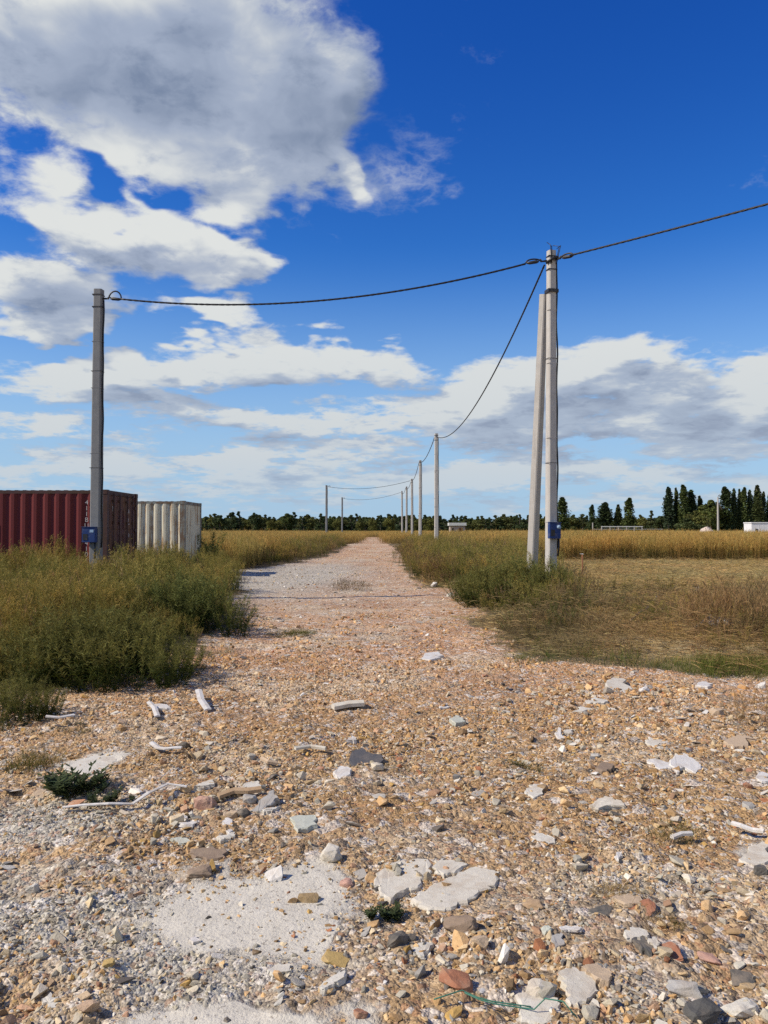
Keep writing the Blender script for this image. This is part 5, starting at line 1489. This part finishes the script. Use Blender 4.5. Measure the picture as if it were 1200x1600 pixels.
# ------------------------------------------------------------ loose stones, every one of them a thing
def make_loose():
    meshes = [hull_mesh('loose_stone', 700 + i, 18, [1, .75, .5, .4][i % 4], [M['stone']], .02) for i in range(16)]
    names = {0: 'tan', 1: 'sandy', 2: 'brownish tan', 3: 'light beige', 4: 'pale grey', 5: 'grey', 6: 'off-white', 7: 'pinkish', 8: 'brick-red', 9: 'ochre', 10: 'dark brown', 11: 'blackish', 12: 'white', 13: 'mid grey'}
    marks = [(640, 1380, 'the cracked concrete slab'), (900, 1550, 'the flat beige stones at the bottom'), (1100, 1580, 'the dark mossy rock'), (380, 1430, 'the smooth cement patch'), (90, 1410, 'the grey gravel at the left edge'),
             (190, 1265, 'the long bent white strip'), (475, 1288, 'the square tile'), (375, 1245, 'the short wooden board'), (575, 1195, 'the dark roofing felt'), (120, 1235, 'the dark green weed'), (1060, 1200, 'the crumpled white sheet'),
             (950, 1265, 'the slab on its edge'), (1065, 1320, 'the short white strip at the right'), (1010, 1430, 'the rusty brick crumb'), (530, 1560, 'the bottom middle fragment'), (720, 1540, 'the crumbled red brick heap'), (800, 1290, 'the middle right of the track'),
             (545, 1108, 'the pale lath across the track'), (1000, 1090, 'the edge of the green grass'), (280, 1100, 'the curled white strips'), (700, 1130, 'the pale green stone'), (100, 1560, 'the bottom left corner'), (1180, 1450, 'the right edge rubble')]
    mp = [(G(a, b), t) for a, b, t in marks]
    r = random.Random(77); n = 0; taken = []
    first = {}
    while n < 285:
        y = 2.3 * (8.4 / 2.3) ** (r.random() ** .9); x = r.uniform(-.54, .54) * y
        if float(track_mask(np.array([x]), np.array([y]), .6)[0]) < .7: continue
        cem = float(patch(np.array([x]), np.array([y]), CEMENT)[0])
        if cem > .5 and r.random() < .92: continue
        cl = float(fbm(np.array([x]), np.array([y]), 1.1, 3)[0])
        A_ = lambda L: float(patch(np.array([x]), np.array([y]), L)[0])
        if r.random() > .10 + .8 * A_(PILE) + cl * .5 - .5 * A_(SAND) - .3 * A_(GREYGR): continue
        s_ = (.032 + .050 * r.random() ** 2.2) * (1 + (y - 3) * .10)
        if any((x - a) ** 2 + (y - b) ** 2 < (s_ + c) ** 2 * .42 for a, b, c in taken): continue
        taken.append((x, y, s_))
        col = stone_colors(np.array([x]), np.array([y]))[0]; ci = int(np.argmin(((PAL - col) ** 2).sum(1)))
        k = r.randrange(16); o = link('loose_stone', meshes[k], None, (x, y, gz(x, y) + s_ * .18 * [1, .8, .6, .5][k % 4]), (r.gauss(0, .25), r.gauss(0, .25), r.uniform(0, 6.28)))
        o.scale = (s_ * r.uniform(1, 1.5), s_ * r.uniform(.8, 1.1), s_ * r.uniform(.8, 1.1)); o.color = (*[float(v) for v in col], 1)
        best = min(mp, key=lambda q_: (q_[0].x - x) ** 2 + (q_[0].y - y) ** 2); dx_, dy_ = x - best[0].x, y - best[0].y
        side = ('right of' if dx_ > 0 else 'left of') if abs(dx_) > abs(dy_) * .6 else ('behind' if dy_ > 0 else 'in front of')
        shape = {0: 'chunky', 1: 'blocky', 2: 'flattish', 3: 'thin flat'}[k % 4]; size = 'larger' if s_ > .075 else ('small' if s_ < .05 else 'medium')
        lab = '%s %s %s stone %s %s' % (size, shape, names[ci], side, best[1])
        first[lab] = first.get(lab, 0) + 1
        dd = math.hypot(dx_, dy_)
        if first[lab] > 1: lab = lab.replace(' stone ', ' stone further ', 1) if first[lab] == 2 else lab.replace(' stone ', ' stone well ', 1)
        tag(o, lab, 'stone', 'loose stones on the rubble track'); n += 1


make_loose()


# ------------------------------------------------------------ plants one can point at
def join_plants(name, items, m):
    vs, fs, cs, n = [], [], [], 0
    for me, mtx in items:
        k = len(me.vertices); co = np.empty(k * 3, np.float32); me.vertices.foreach_get('co', co); co = co.reshape(-1, 3)
        A = np.array(mtx); co = co @ A[:3, :3].T + A[:3, 3]
        c = np.empty(k * 4, np.float32); me.attributes['leafcol'].data.foreach_get('color', c)
        f = np.empty(len(me.loops), np.int32); me.loops.foreach_get('vertex_index', f)
        vs.append(co); cs.append(c); fs.append(f + n); n += k
    co = np.concatenate(vs); f = np.concatenate(fs); c = np.concatenate(cs); nf = len(f) // 4
    me = bpy.data.meshes.new(name); me.vertices.add(len(co)); me.vertices.foreach_set('co', co.ravel())
    me.loops.add(len(f)); me.loops.foreach_set('vertex_index', f); me.polygons.add(nf)
    me.polygons.foreach_set('loop_start', np.arange(0, len(f), 4)); me.polygons.foreach_set('loop_total', np.full(nf, 4)); me.update(calc_edges=True)
    at = me.attributes.new('leafcol', 'FLOAT_COLOR', 'POINT'); at.data.foreach_set('color', c)
    me.materials.append(m); return me


def bush(name, label, cat, px, py, rad, h, protos, n, seed, ry=None):
    r = random.Random(seed); p = Gs(px, py); items = []
    for i in range(n):
        a = r.uniform(0, 6.28); q = math.sqrt(r.random()); x, y = math.cos(a) * q * rad, math.sin(a) * q * (ry or rad * .8)
        s_ = h * (1.05 - .5 * q * q) * r.uniform(.8, 1.1)
        mtx = Matrix.Translation((x, y, gz(p.x + x, p.y + y) - p.z)) @ Euler((-y * .25 / rad, x * .3 / rad, r.uniform(0, 6.28))).to_matrix().to_4x4() @ Matrix.Scale(s_, 4)
        items.append((r.choice(protos), mtx))
    return tag(link(name, join_plants(name, items, M['leaf']), None, p), label, cat)


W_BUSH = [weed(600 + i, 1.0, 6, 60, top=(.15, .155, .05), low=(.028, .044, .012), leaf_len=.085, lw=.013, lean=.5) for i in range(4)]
bush('green_bush', 'broad low green bush at the front of the left-hand thicket', 'bush', 150, 1062, 1.05, .78, W_BUSH, 80, 1, .75)
bush('green_bush', 'second low green bush behind the front one, by the track', 'bush', 290, 985, 1.0, .95, W_BUSH, 44, 2, .7)
bush('green_bush', 'small dark bush cut by the left edge of the picture', 'bush', 20, 1118, .45, .36, W_BUSH, 30, 3)
bush('green_bush', 'dark green bush at the foot of the strutted pole', 'bush', 805, 945, 1.15, 1.05, W_BUSH, 70, 4, .9)
bush('green_bush', 'dark bush leaning towards the track left of the strutted pole', 'bush', 757, 938, .8, .8, W_BUSH, 40, 5, .7)
bush('green_bush', 'dark green bush against the end of the white container', 'bush', 306, 893, .6, 1.7, W_BUSH, 14, 6, .6)
bush('green_bush', 'low dark green and brown bush right of the strutted pole', 'bush', 905, 960, .9, .5, W_BUSH[:2] + D_RUST, 30, 33, .6)
bush('dry_bush', 'sprawling brown dead weed below the strutted pole', 'weed', 865, 985, .9, .45, D_DARK + W_BUSH[:1], 44, 34, .7)
bush('dry_bush', 'low brown dead weed in the middle of the mown strip', 'weed', 985, 962, .9, .38, D_RUST + D_DARK, 34, 35, .6)
bush('dry_bush', 'tall brown dead weed at the right edge of the mown strip', 'weed', 1166, 1000, .75, .95, D_RUST, 44, 7)
bush('dry_bush', 'low dark dead weed on the stones at the right edge', 'weed', 1192, 1135, .25, .36, D_RUST + W_GOLD[:1], 8, 8)
S_TUFT = [grass_tuft(620 + i, .22, 46, .10, DKGREEN, OLIVE, .006, 1.0, .8) for i in range(3)]
bush('tussock', 'brown-green tussock on the rubble at the left, above the dark weed', 'grass', 46, 1200, .22, .62, T_DRY[:1] + S_TUFT, 12, 9)
HERB = [herb(640 + i, .22, 10, (.062, .078, .035)) for i in range(3)]
bush('leafy_weed', 'dark green leafy weed in front of the pale plaster sheet', 'weed', 118, 1238, .17, 1.0, HERB, 12, 10)
bush('leafy_weed', 'low green weed just above the long bent white strip', 'weed', 168, 1254, .14, .4, HERB, 8, 11)
bush('leafy_weed', 'tiny green weed below the cracked slab', 'weed', 604, 1440, .07, .38, HERB, 7, 12)
bush('tussock', 'flat brown tussock beside the right verge, lower left of the pole', 'grass', 822, 1004, .45, .34, D_DARK, 22, 13)
bush('tussock', 'low green tuft on the stones below the brown tussock', 'grass', 842, 1030, .42, .45, T_GREEN, 22, 14)
bush('tussock', 'bright green grass patch at the right edge of the rubble', 'grass', 1150, 1046, .95, .80, T_GREEN, 90, 15, .42)
bush('tussock', 'brown dead tuft far up the middle of the track', 'grass', 549, 921, .6, .34, D_DARK + T_DRY[:1], 26, 16)
bush('tussock', 'low olive tuft on the left half of the track', 'grass', 456, 992, .38, .5, T_DRY[:1] + T_GREEN + S_TUFT, 34, 17)
bush('tussock', 'dark brown tuft in the right foreground left of the short white strip', 'grass', 1050, 1300, .15, .45, T_DRY + S_TUFT, 10, 18)
bush('tussock', 'brown tuft in the right foreground above the tan tile', 'grass', 965, 1398, .12, .38, T_DRY + S_TUFT, 9, 19)
bush('tussock', 'dark tuft between the rusty crumb and the pale flat pieces', 'grass', 1030, 1450, .09, .35, T_DRY + S_TUFT, 7, 20)
bush('tussock', 'thin green weed under the white strip at the left', 'grass', 90, 1142, .28, .32, S_TUFT, 12, 21)
bush('tussock', 'olive tuft right beside the dark roofing felt', 'grass', 622, 1197, .16, .35, T_DRY + S_TUFT, 9, 22)
bush('tussock', 'small dark tuft far right of the roofing felt', 'grass', 812, 1200, .16, .35, S_TUFT, 8, 23)
